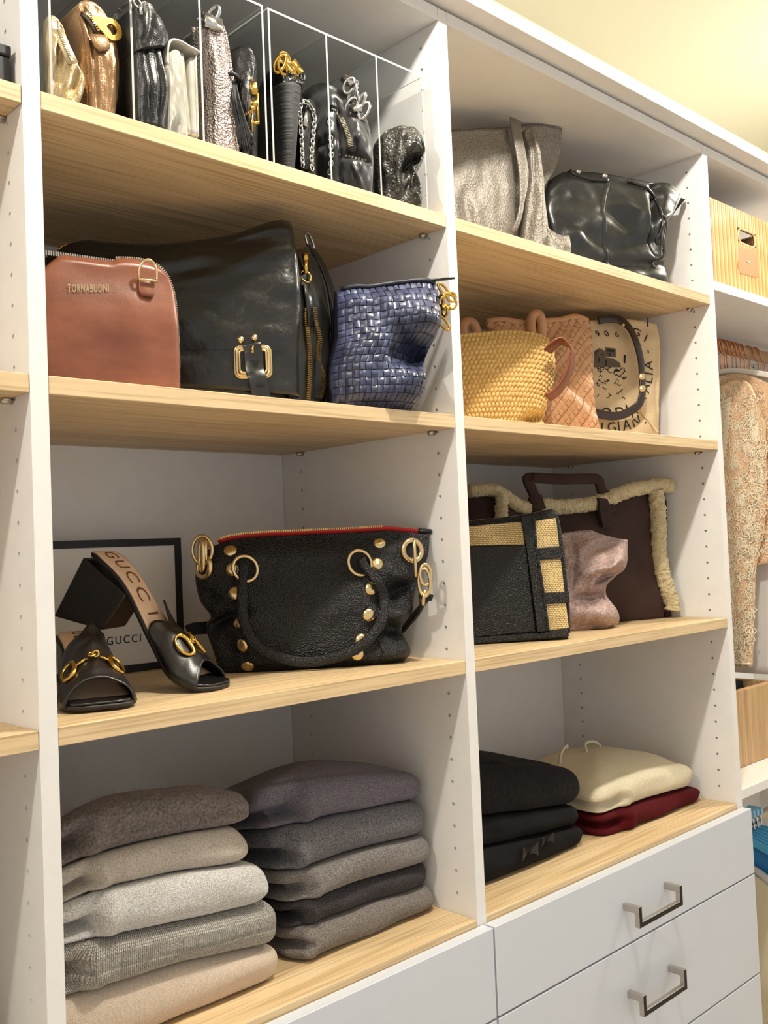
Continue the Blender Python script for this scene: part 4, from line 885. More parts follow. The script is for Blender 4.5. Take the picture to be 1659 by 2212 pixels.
# b) bronze camera bag
fr = Fr((0.093, 0.040, zo), 0)
t_, bd = small('camera_bag', 'bronze metallic leather camera bag with big gold zip ring', fr, c1, [(545, 645), (535, 500), (522, 330), (500, 180)], [(712, 692), (742, 540), (740, 360), (715, 210)], [(470, 75), (500, 25), (570, 30), (640, 90), (690, 160)], BRONZ, th(.010, .012, .008), tab((0, .10), (.6, .10), (.85, .085), (1, .06)), 4, .55, creases([(.2, .95, .3, .0, .05, .003), (.75, .8, .7, 0, .1, -.003)], .002, 5, 1, 4))
zc = [onpx(bd, *c1(a, b), .002) for a, b in ((520, 75), (560, 110), (600, 160), (628, 215))]
MB().band(zc, .012, .002, fr.ex).build('zip_tape', mat('dark_zip_tape', s2l(60, 44, 28), .7), t_); ladder(zc, .004, .0045, .0022, fr.ex, 'zip_teeth', ZIPT, t_)
rg = fr.pw(*c1(712, 190), -.012); d1 = (fr.pw(*c1(750, 215), -.012) - fr.pw(*c1(660, 160), -.012)).normalized(); d2 = fr.ey.cross(d1)
mb = MB(); n_ = 24; vs = []; fs = []
for k in range(n_):
    g = 2 * math.pi * k / n_; cx_, sx_ = math.cos(g), math.sin(g); ro = .0125 + (.012 if cx_ < 0 else 0) * (cx_ ** 2)
    for (r, d) in ((ro, -.0016), (ro, .0016), (.0062, .0016), (.0062, -.0016)): vs.append(rg + d1 * (r * cx_) + d2 * ((.0125 if r > .0063 else .0062) * sx_ * (1 if cx_ > 0 else 1 - .25 * cx_ ** 2)) + fr.ey * d)
for k in range(n_):
    a, b = k * 4, ((k + 1) % n_) * 4
    for i in range(4): j = (i + 1) % 4; fs.append((a + i, a + j, b + j, b + i))
mesh('zip_ring', vs, fs, GOLD, t_, smooth=False)
mb = MB().band([onpx(bd, *c1(a, b), .003) for a, b in ((620, 230), (632, 270), (645, 310), (655, 335))], [.020, .022, .020, .012], .003, fr.ex); mb.build('leather_tab', BRONZ, t_)
# c) black zip bag
fr = Fr((0.145, 0.016, zo), 0)
t_, bd = small('crossbody_bag', 'black folded leather bag standing between bronze and silver ones', fr, c1, [(885, 755), (872, 560), (868, 400)], [(1038, 790), (1056, 600), (1035, 400)], [(868, 340), (940, 320), (1030, 330)], BLKS, th(.010, .014, .008), tab((0, .12), (1, .12)), 3, .5, creases([(.3, .0, .3, 1, .05, .004), (.62, 0, .66, 1, .05, .004), (.8, .3, .85, .9, .06, -.003)], .001, 5, 1, 7))
t2, b2 = small('', '', fr, c1, [(868, 335), (860, 250), (852, 130)], [(1040, 320), (1058, 260), (1000, 110)], [(850, 60), (900, 15), (950, 40), (985, 80)], BLKS, th(.014, .016, .006), tab((0, .12), (.7, .11), (1, .08)), 3, .4, creases([(.2, .2, .6, .8, .1, .004)], .0015, 4, 1, 8), parent=t_, part='flap')
ladder([fr.pw(*c1(a, b), y) for a, b, y in ((730, 130, .06), (780, 60, .05), (840, 20, .02), (900, 25, .0), (950, 60, -.01))], .004, .004, .0025, fr.ey, 'zip_teeth', ZIPS, t_)
MB().tube(ringpts(fr.pw(*c1(880, 20), -.008), fr.ey, .006, 16, .004), .0012, 6, True).tube([fr.pw(*c1(895, 30), -.012), fr.pw(*c1(905, 95), -.014)], .0018, 6).build('zip_pull', SILVER, t_)
# d) silver wallet
fr = Fr((0.19, 0.016, zo), 0)
t_, bd = small('wallet_bag', 'silvery white accordion wallet bag with flap beside the black folded one', fr, c1, [(1066, 812), (1062, 600), (1062, 420)], [(1190, 850), (1170, 600), (1150, 430)], [(1064, 350), (1100, 330), (1140, 345)], SILVL, th(.006), tab((0, .09), (1, .09)), 5, .7, creases([(.2, .0, .5, .12, .1, .01)], .001, 4, 1, 3))
for k, (lb, lt, rb, rt) in enumerate((((1175, 850), (1130, 345), (1215, 862), (1168, 345)), ((1222, 866), (1205, 375), (1250, 876), (1235, 368)), ((1250, 876), (1236, 365), (1268, 880), (1252, 360)))):
    small('', '', fr, c1, [lb, ((lb[0] + lt[0]) / 2, (lb[1] + lt[1]) / 2)], [rb, ((rb[0] + rt[0]) / 2, (rb[1] + rt[1]) / 2)], [lt, rt], SILVL, th(.003), tab((0, .09), (1, .09)), 4, .8, parent=t_, part='gusset_leaf', nu=10, nv=12)
fl = [fr.pw(*c1(a, b), -.006) for a, b in ((1062, 420), (1062, 330), (1072, 280), (1100, 262), (1150, 275), (1200, 305), (1240, 325), (1266, 345))]
MB().band([p + fr.ey * .045 for p in spline(fl, 24)], .10, .003, fr.ey).build('flap', SILVL, t_)
# e) rose-silver bag
fr = Fr((0.262, 0.034, zo), 0)
t_, bd = small('crossbody_bag', 'rose-silver pebbled metallic bag next to the tasselled black one', fr, c1, [(1345, 890), (1338, 640), (1315, 380)], [(1515, 945), (1498, 740), (1455, 420)], [(1292, 170), (1320, 140), (1380, 150), (1410, 190)], PINKM, th(.012, .014, .010), tab((0, .10), (1, .10)), 3.4, .35, creases([], .0025, 4, 1, 5))
MB().tube([fr.w(s, z, -.006) for s, z in spline(fr.pl([c1(*p) for p in ((1350, 890), (1430, 925), (1500, 945), (1520, 920), (1500, 750), (1458, 420), (1412, 190), (1330, 135), (1245, 140))]), 60)], .0017, 6).build('piping', PINKM, t_)
MB().tube([fr.w(s, z, .018) for s, z in spline(fr.pl([c1(*p) for p in ((1305, 860), (1290, 560), (1262, 300), (1240, 180))], .018), 30)], .003, 6).build('piping', PINKM, t_)
cl = MB().obox(fr.pw(*c1(1360, 150), -.012), fr.ex, fr.ey, V((0, 0, 1)), .012, .004, .008); cl.tube(ringpts(fr.pw(*c1(1365, 95), -.01), fr.ex + fr.ey * .4, .011, 18, .007), .0026, 8, True); cl.obox(fr.pw(*c1(1320, 110), -.008), fr.ex, fr.ey, V((0, 0, 1)), .006, .003, .004); cl.build('clasp', SILVER, t_)
# f) black bag with gold zip, and its tassel
fr = Fr((0.281, 0.033, zo), -48)
t_, bd = small('crossbody_bag', 'rounded black leather bag with gold zip pocket and cord tassel', fr, c2, [(225, 850), (185, 700), (150, 480)], [(338, 875), (342, 700), (346, 480)], [(135, 275), (195, 222), (255, 203), (315, 222), (344, 290)], BLKS, th(.010, .016, .010), tab((0, .014), (1, .014)), 2.6, .15, creases([(.25, .55, .7, .52, .05, .005)], .002, 5, 1, 6))
t2, b2 = small('', '', fr, c2, [(255, 800), (240, 700), (235, 560)], [(330, 825), (334, 700), (328, 500)], [(240, 440), (275, 390), (305, 385), (322, 430)], BLKS, th(.020, .026, .020), th(.0, .0), 3, .3, creases([], .002, 5, 1, 16), parent=t_, part='front_pocket', nu=24, nv=24)
ladder([onpx(b2, *c2(a, b), .001) for a, b in ((290, 385), (318, 410), (338, 450), (350, 500))], .004, .003, .0022, fr.ex, 'zip_teeth', ZIPT, t_)
ladder([onpx(b2, *c2(a, b), .001) for a, b in ((262, 620), (300, 600), (340, 590), (385, 560))], .003, .003, .0024, V((0, 0, 1)), 'zip_teeth', ZIPT, t_)
p = onpx(b2, *c2(370, 500), .006); mb = MB().obox(p + V((0, 0, .006)), fr.ex, fr.ey, V((0, 0, 1)), .006, .004, .007)
for sx in (-1, 1): mb.obox(p + fr.ex * (sx * .0055) + V((0, 0, -.018)), fr.ex, fr.ey, V((0, 0, 1)), .0016, .0012, .019)
mb.obox(p + V((0, 0, -.036)), fr.ex, fr.ey, V((0, 0, 1)), .007, .0012, .0018).obox(p + V((0, 0, -.012)), fr.ex, fr.ey, V((0, 0, 1)), .007, .0012, .0045); mb.build('zip_pull', GOLD, t_)
p = onpx(b2, *c2(318, 590), .006); MB().dome(p, -fr.ey, .0038, .004).tube([p, p + V((-.002, 0, -.03))], .0015, 6).build('zip_pull', GOLD, t_)
CORD = mat('black_cord', s2l(17, 16, 17), .6); random.seed(4); mb = MB()
for k in range(16):
    a0 = 165 + 4 * k * .8; e = random.uniform(-1, 1)
    pts = [fr.pw(*c2(a0 - 5, 375 + k * 3), -.022), fr.pw(*c2(a0 + 12 + 6 * e, 500 + 8 * e), -.03 - .004 * random.random()), fr.pw(*c2(205 + 4.2 * k + 6 * e, 650), -.03), fr.pw(*c2(225 + 6.0 * k, 790 + random.uniform(-20, 60)), -.028)]
    mb.tube(spline(pts, 14), .0012, 5)
mb.tube(ringpts(fr.pw(*c2(178, 385), -.024), V((.3, .2, 1)), .008, 14), .003, 6, True); o = mb.build('tassel', CORD, t_); o['kind'] = 'stuff'
# g) grosgrain bucket pouch
fr = Fr((0.345, 0.032, zo), 0)
t_, bd = small('bucket_pouch', 'black grosgrain pouch with ruched leather neck and gold clasp', fr, c2, [(480, 915), (474, 700), (470, 560)], [(555, 905), (572, 740), (588, 580)], [(468, 425), (530, 445), (598, 468)], BLKR, th(.014, .018, .018), th(.05, .055, .055), 2.4, .12)
t2, b2 = small('', '', fr, c2, [(470, 430), (466, 390), (464, 340)], [(608, 468), (622, 430), (632, 395)], [(465, 310), (520, 350), (575, 375), (628, 378)], BLKS, th(.017, .017, .012), th(.055, .055, .045), 2.4, .12, lambda u, v: .004 * math.sin(u * 40) * v + .003 * nz(u * 9, v * 4), parent=t_, part='ruched_neck')
mb = MB()
for (a, b, r, rx, nn) in ((515, 262, .008, .007, fr.ey), (490, 290, .012, .006, fr.ex + fr.ey), (545, 325, .012, .005, fr.ex * .5 + fr.ey), (505, 320, .009, .005, fr.ey)): mb.tube(ringpts(fr.pw(*c2(a, b), -.012), V(nn) + V((.1, 0, .3)), r, 16, rx), .0026, 7, True)
mb.obox(fr.pw(*c2(560, 345), -.014), (fr.ex - V((0, 0, .9))).normalized(), fr.ey, (fr.ex + V((0, 0, .9))).normalized(), .012, .003, .003); mb.obox(fr.pw(*c2(588, 315), -.014), (fr.ex - V((0, 0, .9))).normalized(), fr.ey, (fr.ex + V((0, 0, .9))).normalized(), .009, .004, .005); mb.build('clasp', GOLD, t_)
# h) chain-edged bag
fr = Fr((0.385, 0.032, zo), 0)
t_, bd = small('crossbody_bag', 'slim black flap bag edged with silver chain', fr, c2, [(640, 962), (632, 780), (624, 600)], [(698, 975), (700, 800), (708, 640)], [(605, 560), (640, 530), (680, 545), (705, 590)], BLKS, th(.008), tab((0, .09), (1, .08)), 3, .5)
def chain(pts, pitch, r, rx, th_, name, m, parent):
    n = max(3, int(sum((V(a) - V(b)).length for a, b in zip(pts, pts[1:])) / pitch)); P = spline(pts, n + 1); mb = MB()
    for k in range(n):
        d = (P[k + 1] - P[k]).normalized(); nn = (fr.ey if k % 2 else fr.ex); nn = (nn - d * nn.dot(d)).normalized(); mb.tube(ringpts((P[k] + P[k + 1]) / 2, nn, rx, 12, r, d), th_, 5, True)
    o = mb.build(name, m, parent); o['kind'] = 'stuff'; return o
chain([fr.pw(*c2(a, b), -.010) for a, b in ((634, 950), (626, 800), (618, 640), (616, 570), (634, 535), (660, 535), (695, 580), (712, 640))], .0058, .0042, .0028, .0011, 'chain_edge', SILVER, t_)
chain([fr.pw(*c2(a, b), -.010) for a, b in ((712, 640), (700, 760), (690, 900), (696, 970))], .0058, .0042, .0028, .0011, 'chain_edge', SILVER, t_)
MB().tube([fr.pw(*c2(652, 610), -.010), fr.pw(*c2(648, 690), -.010)], .0035, 8).build('clasp', SILVER, t_)
MB().band([fr.pw(*c2(a, b), -.008) for a, b in ((650, 640), (640, 760), (650, 900), (668, 965))], .014, .003, fr.ex).build('flap', BLKS, t_)
# i) puffy nylon backpack
fr = Fr((0.464, 0.042, zo), -45)
t_, bd = small('mini_backpack', 'puffy black nylon mini backpack with silver zip and hardware', fr, c2, [(728, 1005), (712, 800), (695, 620)], [(1070, 1085), (1085, 930), (1074, 780), (1048, 660)], [(630, 490), (720, 435), (800, 438), (900, 490), (970, 560), (1026, 615)], BLKN, tab((0, .016), (.4, .024), (.8, .018), (1, .008)), tab((0, .018), (.8, .018), (1, .012)), 2.6, .1,
               creases([(.42, .02, .40, .8, .03, .008), (.44, .33, .99, .36, .03, .010), (.7, .15, .75, .2, .16, -.012), (.75, .6, .8, .5, .12, -.012), (.2, .4, .2, .6, .16, -.006), (.05, .42, .36, .46, .03, .006)], .003, 7, 1, 9), nu=48, nv=44)
ladder([onpx(bd, *c2(a, b), .001) for a, b in ((815, 585), (860, 610), (895, 670), (925, 750), (945, 830))], .006, .003, .0022, fr.ex, 'zip_teeth', ZIPS, t_)
MB().band([onpx(bd, *c2(a, b), .0006) for a, b in ((800, 575), (860, 600), (900, 670), (930, 750), (950, 860))], .014, .0014, fr.ex).build('zip_tape', LINE, t_)
ladder([onpx(bd, *c2(a, b), .0006) for a, b in ((872, 868), (940, 885), (1020, 905), (1092, 898))], .003, .0015, .004, V((0, 0, 1)), 'stitching', ZIPS, t_)
chain([onpx(bd, *c2(a, b), .002) for a, b in ((806, 630), (812, 760), (818, 900), (810, 1000))], .0055, .0040, .0026, .001, 'chain_edge', SILVER, t_)
mb = MB()
for (a, b, r, rx, nn) in ((930, 430, .011, .007, fr.ey), (950, 480, .013, .006, fr.ex + fr.ey), (945, 560, .012, .007, fr.ey), (1000, 545, .015, .004, fr.ex * .5 + fr.ey), (1025, 590, .012, .006, fr.ey), (985, 510, .009, .006, fr.ex)): mb.tube(ringpts(fr.pw(*c2(a, b), -.018), V(nn) + V((.2, 0, .2)), r, 16, rx), .0022, 7, True)
mb.obox(fr.pw(*c2(935, 405), -.016), (fr.ex - V((0, 0, .6))).normalized(), fr.ey, (V((0, 0, 1)) + fr.ex * .6).normalized(), .012, .004, .005).obox(fr.pw(*c2(975, 580), -.02), fr.ex, fr.ey, V((0, 0, 1)), .008, .004, .004); mb.build('hardware', SILVER, t_)
# j) slouchy crackled pouch
fr = Fr((0.548, 0.028, zo), -36)
t_, bd = small('pouch', 'slouching crackled black leather pouch in the last compartment', fr, c2, [(1095, 1100), (1085, 950), (1088, 830)], [(1388, 1192), (1395, 1110), (1352, 1010), (1390, 920)], [(1120, 770), (1190, 722), (1290, 714), (1370, 745), (1412, 830)], BLKT, tab((0, .018), (.5, .030), (.8, .026), (1, .012)), tab((0, .03), (1, .02)), 2.4, .08,
               creases([(.55, .35, .95, .80, .09, .034), (.62, .15, .8, .45, .05, .012), (.45, .1, .5, .9, .07, -.010), (.9, .1, .85, .4, .08, -.012), (.6, .98, .98, .86, .06, -.006)], .004, 6, 1, 2), nu=48, nv=44)
MB().tube([onpx(bd, *c2(a, b), .001) for a, b in ((1392, 770), (1412, 840), (1395, 920), (1345, 1000), (1330, 1060), (1365, 1120), (1385, 1185))], .0025, 6).build('seam', BLKT, t_)
# ------------------------------------------------------------------ second section, top shelf: two totes
c3 = crop(940, 180, 2.307)
def outline(fr, c, L, R, T, y=0.0, xmin=XB1):
    l = fr.pl([c(*p) for p in L], y); r = fr.pl([c(*p) for p in R], y); t = fr.pl([c(*p) for p in T], y)
    l[0] = (l[0][0], 0.0); r[0] = (r[0][0], 0.0); l.append(t[0]); r.append(t[-1])
    cl = lambda q: (max(q[0], (xmin + .012 - fr.p.x - y * fr.ex.y * -1) / fr.ex.x) if xmin else q[0], q[1]); l = [cl(q) for q in l]; t = [cl(q) for q in t]; b0 = (l[0], r[0])
    return l, r, [l[0], r[0]], t
fr = Fr((0.985, 0.070, z1), -27)
t_ = thing('tote_bag', 'large pewter grey metallic suede tote leaning beside the glossy black one', 'handbag', (0.87, 0.14, z1))
l, r, b, tt = outline(fr, c3, [(20, 690), (15, 560), (10, 400)], [(372, 748), (392, 600), (390, 450), (376, 340)], [(5, 250), (120, 242), (250, 236), (368, 236)], .02)
body = pillow('body', fr, l, r, b, tt, tab((0, .030), (.3, .036), (.8, .024), (1, .012)), tab((0, .02), (.5, .02), (1, .010)), GREYM, t_, y0=.024, nh=3.2, em=.12,
              disp=creases([(.40, .02, .28, .5, .07, .008), (.52, .0, .36, .45, .06, -.006), (.15, .1, .12, .45, .06, -.005), (.85, .1, .9, .9, .08, -.004)], .004, 4, 1, 3), nu=60, nv=48)
l, r, b, tt = outline(fr, c3, [(400, 755), (432, 620), (446, 480), (442, 340)], [(565, 818), (548, 720), (532, 600), (518, 450), (500, 330)], [(436, 240), (462, 222), (484, 228), (496, 262)], .02)
pillow('side_fold', fr, l, r, b, tt, tab((0, .030), (.4, .034), (.8, .026), (1, .010)), tab((0, .02), (.5, .02), (1, .008)), GREYM, t_, y0=.024, nh=2.4, em=.08, disp=creases([(.55, .0, .5, 1, .16, -.006), (.2, .2, .3, .8, .1, .004)], .004, 4, 1, 9), nu=34, nv=44)
l2 = fr.pl([c3(*p) for p in ((60, 660), (50, 450), (20, 236))], .06); r2 = fr.pl([c3(*p) for p in ((520, 700), (545, 525), (604, 420), (634, 310), (640, 220))], .06); t2 = fr.pl([c3(*p) for p in ((20, 236), (200, 226), (330, 222), (400, 217), (450, 211), (520, 206), (580, 208), (640, 220))], .06)
cl_ = lambda q: (max(q[0], (XB1 + .020 - fr.p.x) / fr.ex.x), q[1]); l2 = [cl_(q_) for q_ in l2]; t2[0] = l2[-1]; t2[1] = cl_(t2[1])
pillow('rear_panel', fr, l2, r2, [l2[0], r2[0]], t2, th(.010), th(.030, .030, .012), GREYM, t_, y0=.068, nh=4, em=.3, disp=creases([(.85, .4, .92, .95, .08, .008)], .003, 4, 1, 8), nu=40, nv=34)
l3 = fr.pl([c3(*p) for p in ((540, 815), (548, 770), (545, 700))], .0); r3 = fr.pl([c3(*p) for p in ((662, 838), (672, 800), (668, 762))], .0); t3_ = fr.pl([c3(*p) for p in ((545, 700), (570, 735), (620, 762), (668, 762))], .0)
l3[0] = (l3[0][0], 0); r3[0] = (r3[0][0], 0)
pillow('base_corner', fr, l3, r3, [l3[0], r3[0]], t3_, tab((0, .012), (.6, .016), (1, .006)), th(.03, .03, .01), GREYM, t_, y0=.0, nh=2.4, em=.1, disp=creases([(.2, .8, .8, .5, .1, .006)], .003, 5), nu=24, nv=20)
sp = [fr.pw(*c3(a, b_), y) for a, b_, y in ((398, 182, .03), (405, 240, .0), (425, 340, -.024), (440, 440, -.030), (438, 540, -.032), (425, 640, -.032), (405, 710, -.030), (380, 745, -.024))]
MB().band(spline(sp, 40), [.021] * 22 + [.020, .019, .018, .017, .016, .014, .012, .010] + [.009] * 10, .004, fr.ex + fr.ey * .25).build('strap', GREYM, t_)

fr = Fr((1.150, 0.060, z1), -20)
t_ = thing('tote_bag', 'glossy black leather tote with drawstring lacing on the top shelf', 'handbag', (1.19, 0.09, z1))
l, r, b, tt = outline(fr, c3, [(600, 845), (560, 700), (555, 600)], [(1165, 992), (1135, 890), (1128, 790), (1145, 700), (1195, 635)], [(590, 470), (660, 432), (780, 432), (920, 452), (1080, 482), (1175, 490), (1243, 535)], .02)
body = pillow('body', fr, l, r, b, tt, tab((0, .026), (.12, .032), (.5, .034), (.85, .018), (1, .005)), tab((0, .05), (.5, .06), (1, .01)), BLKSH, t_, y0=.034, nh=5, em=.16,
              disp=creases([(.80, .95, .90, .30, .040, .024), (.70, .85, .84, .45, .05, -.012), (.25, .15, .95, .20, .04, .010), (.3, .08, .9, .06, .06, -.008), (.10, .55, .40, .30, .05, .008), (.10, .35, .35, .50, .05, -.006), (.15, .8, .3, .65, .05, .006), (.45, .6, .7, .45, .06, .010), (.55, .75, .75, .6, .05, -.008), (.5, .3, .85, .38, .07, .008), (.88, .5, 1, .7, .05, -.010), (.3, .9, .4, .7, .04, .004)], .0035, 5, 1, 14, 2), nu=72, nv=60)
for d in (-.008, .008): ladder([on(body, .43 + d, v, .0006) for v in [.02 + .9 * k / 20 for k in range(21)]], .0008, .001, .0035, fr.ex, 'seam', LINE, t_)
MB().band(spline([on(body, .43, v, .0008) for v in [.01 + .92 * k / 20 for k in range(21)]], 40), .009, .0004, fr.ex).build('seam_band', BLKSH, t_)
lc = [(955, 488), (1000, 505), (1055, 530), (1090, 580), (1115, 640), (1128, 705), (1110, 755), (1095, 790), (1128, 850), (1120, 885), (1088, 908)]
MB().tube(spline([onpx(body, *c3(a, b_), .004) for a, b_ in lc], 60), .0030, 7).build('lacing', BLKSH, t_)
MB().tube(spline([onpx(body, *c3(a, b_), .006) for a, b_ in ((1130, 660), (1140, 720), (1128, 800), (1135, 860), (1110, 890), (1075, 900), (1085, 925))], 40), .0026, 7).build('lacing', BLKSH, t_)
hs = [onpx(body, *c3(a, b_), .005) for a, b_ in ((660, 437), (700, 462), (780, 484), (855, 486))]
MB().band(spline(hs, 24), .006, .003, V((0, 0, 1))).build('handle', BLKS, t_)
for a, b_ in ((703, 446), (836, 468)): p = onpx(body, *c3(a, b_), .004); MB().dome(p, (-.3, -.9, .3), .006, .006).build('stud', NICKEL, t_)
l2 = fr.pl([c3(*p) for p in ((1150, 690), (1190, 640), (1235, 570))], .07); r2 = fr.pl([c3(*p) for p in ((1190, 640), (1215, 618), (1247, 580))], .07)
MB().add([fr.pw(*c3(a, b_), y) for y in (.05, .062) for a, b_ in ((1165, 690), (1225, 570), (1247, 578), (1195, 640))], [(0, 1, 2, 3), (7, 6, 5, 4), (0, 4, 5, 1), (1, 5, 6, 2), (2, 6, 7, 3), (3, 7, 4, 0)]).build('rear_corner', BLKS, t_, smooth=False)

# ------------------------------------------------------------------ second section, second shelf
c8 = crop(980, 640, 2.765)
STRAW = mat('golden_straw', s2l(208, 168, 96), .6, c2=s2l(232, 200, 134), nscale=220, bumps=(('noise', 500, .4),))
STRAWD = mat('straw_base', s2l(150, 112, 56), .75)
TANW = mat('tan_woven_leather', s2l(190, 140, 96), .5, c2=s2l(206, 158, 116), nscale=40, bumps=(('noise', 300, .2),))
TAND = mat('tan_leather_base', s2l(158, 112, 74), .7)
CANV = mat('natural_canvas', s2l(204, 178, 138), .85, c2=s2l(214, 190, 152), nscale=300, bumps=(('noise', 700, .3),))
DKBR = mat('dark_brown_leather', s2l(46, 28, 22), .38, coat=.2, bumps=(('noise', 80, .15),))
BRST = mat('brown_leather_strap', s2l(122, 62, 36), .42, bumps=(('noise', 80, .15),))
# canvas tote (rearmost)
fr = Fr((1.275, 0.110, z2), -26)
t_ = thing('canvas_tote', 'printed natural canvas tote with dark brown leather handles', 'handbag', (1.22, 0.15, z2))
l, r, b, tt = outline(fr, c8, [(640, 790), (640, 500), (640, 300)], [(1236, 826), (1243, 600), (1248, 420), (1252, 260)], [(640, 150), (800, 140), (1020, 133), (1160, 140), (1238, 155)], .01)
body = pillow('body', fr, l, r, b, tt, tab((0, .022), (.3, .026), (.8, .018), (1, .006)), tab((0, .04), (.5, .04), (1, .008)), CANV, t_, y0=.026, nh=3.4, em=.1, disp=creases([(.93, .8, .97, .2, .03, .006), (.6, .9, .9, .95, .05, .003), (.7, .15, .95, .35, .06, .004)], .0035, 5, 1, 11), nu=56, nv=44)
def letter(ch, a, b_, size, rot, m=INK):
    u, v = nearest_uv(body, *c8(a, b_)); cpt = on(body, u, v, .0012); n = nrm_at(body, u, v); ax = (fr.ex - n * fr.ex.dot(n)).normalized(); az = n.cross(ax); az = az if az.z > 0 else -az
    g = R_(rot); e1 = ax * math.cos(g) + az * math.sin(g); e2 = az * math.cos(g) - ax * math.sin(g)
    vs, fs = text_mesh(ch, size); MB().add([cpt + e1 * v_.x + e2 * v_.y for v_ in vs], fs).build('printed_letter', m, body, smooth=False)
for args in (('T', 1128, 600, .030, 68), ('A', 1148, 548, .030, 74), ('L', 1162, 502, .030, 78), ('I', 1166, 462, .030, 82), ('A', 1165, 412, .030, 88), ('-', 1156, 332, .028, 95), ('G', 1090, 216, .028, 150 - 180), ('I', 1146, 252, .028, -35), ('I', 1158, 160, .026, 0),
             ('I', 884, 790, .030, -6), ('G', 945, 786, .030, 4), ('I', 985, 780, .030, 8), ('A', 1032, 770, .030, 12), ('N', 1090, 750, .030, 20), ('.', 1135, 735, .03, 20), ('.', 1090, 300, .04, 0),
             ('O', 912, 702, .032, 6), ('D', 992, 696, .032, 12), ('I', 1040, 682, .032, 22), ('A', 1075, 690, .030, 30), ('0', 912, 226, .020, 4), ('6', 975, 228, .020, -8), ('9', 860, 226, .02, 8)): letter(*args)
# the printed village, drawn as ink shapes on the cloth
GINK = mat('grey_ink', s2l(92, 80, 64), .8)
def ink(pts, m, name='printed_drawing'):
    P = [onpx(body, *c8(a, b_), .0010) for a, b_ in pts]; return P
mb = MB(); mg = MB()
for poly in (((838, 330), (870, 310), (905, 330), (905, 425), (838, 425)), ((905, 305), (965, 312), (968, 365), (905, 360)), ((905, 365), (950, 372), (990, 400), (1000, 425), (910, 425))):
    P = ink(poly, None); mg.add(P, [tuple(range(len(P)))])
for poly in (((842, 335), (862, 318), (872, 345), (845, 350)), ((880, 345), (896, 345), (896, 372), (880, 372)), ((858, 368), (872, 368), (872, 395), (858, 395)), ((915, 318), (958, 322), (958, 334), (915, 330)), ((900, 380), (916, 384), (912, 420), (900, 420)), ((1015, 350), (1026, 352), (1024, 402), (1014, 402)), ((925, 340), (935, 340), (935, 356), (925, 356))):
    P = [p - fr.ey * .0004 for p in ink(poly, None)]; mb.add(P, [tuple(range(len(P)))])
random.seed(7)
for k in range(46):
    a, b_ = random.uniform(845, 1035), random.uniform(430, 620) if k % 3 else random.uniform(425, 470); w = random.uniform(8, 30); 
    mb.tube([onpx(body, *c8(a + w * t, b_ + 8 * math.sin(t * 4 + k)), .0004) for t in (0, .33, .66, 1)], .0008, 4)
mg.build('printed_drawing', GINK, body, smooth=False); o = mb.build('printed_drawing', INK, body, smooth=False); o['kind'] = 'stuff'
hp = [(850, 150), (900, 138), (960, 152), (1015, 195), (1055, 280), (1082, 390), (1090, 490), (1092, 590), (1075, 650), (1025, 695), (960, 720), (880, 715), (800, 690)]
hw = [onpx(body, *c8(a, b_), .010 + .012 * math.sin(k / 12 * math.pi)) for k, (a, b_) in enumerate(hp)]; hh = spline(hw, 80)
hd = MB().band(hh, .0165, .0045, [(V(hh[min(79, k + 1)]) - V(hh[max(0, k - 1)])).cross(fr.ey - fr.ex * .3) for k in range(80)]).build('handle', DKBR, t_)
for a, b_ in ((1080, 493), (1080, 563)): MB().dome(onpx(body, *c8(a, b_), .026), -fr.ey - fr.ex * .3, .0072, .004).build('rivet', PALEGOLD, hd)
MB().tube([onpx(body, *c8(968, 190), .026), onpx(body, *c8(968, 190), .03)], .003, 8).build('rivet', PALEGOLD, hd)
e = atZ(*c8(1235, 828), z2 + .002); MB().tube(spline([onpx(body, *c8(1095, 655), .006), onpx(body, *c8(1130, 710), .004), onpx(body, *c8(1180, 770), .003), fr.pw(*c8(1222, 815), -.01)], 24), .0022, 6).build('cord', CANV, t_)
# tan woven tote
fr = Fr((1.135, 0.075, z2), -30)
t_ = thing('woven_tote', 'tan woven leather tote between the straw bag and canvas tote', 'handbag', (1.03, 0.14, z2))
l, r, b, tt = outline(fr, c8, [(330, 745), (320, 500), (250, 300)], [(872, 792), (868, 730), (842, 600), (836, 400), (836, 240)], [(190, 150), (300, 140), (440, 160), (530, 150), (640, 142), (740, 120), (828, 150)], .02)
dsp = creases([(.50, .60, .98, .22, .06, .010), (.55, .40, .95, .1, .08, -.006), (.5, 1, .52, .7, .04, .006)], .003, 4, 1, 21)
body = pillow('body', fr, l, r, b, tt, tab((0, .022), (.3, .030), (.8, .022), (1, .010)), tab((0, .03), (.5, .04), (1, .010)), TAND, t_, y0=.03, nh=3, em=.08, disp=dsp, nu=56, nv=44)
mb = MB(); ps = .0118; g0 = o_grid[body.name]; smin = min(q_[0] for q_ in l); smax = max(q_[0] for q_ in r); H_ = max(q_[1] for q_ in tt); W_ = smax - smin
nn_ = int((W_ + H_) / (ps * .707)) + 4
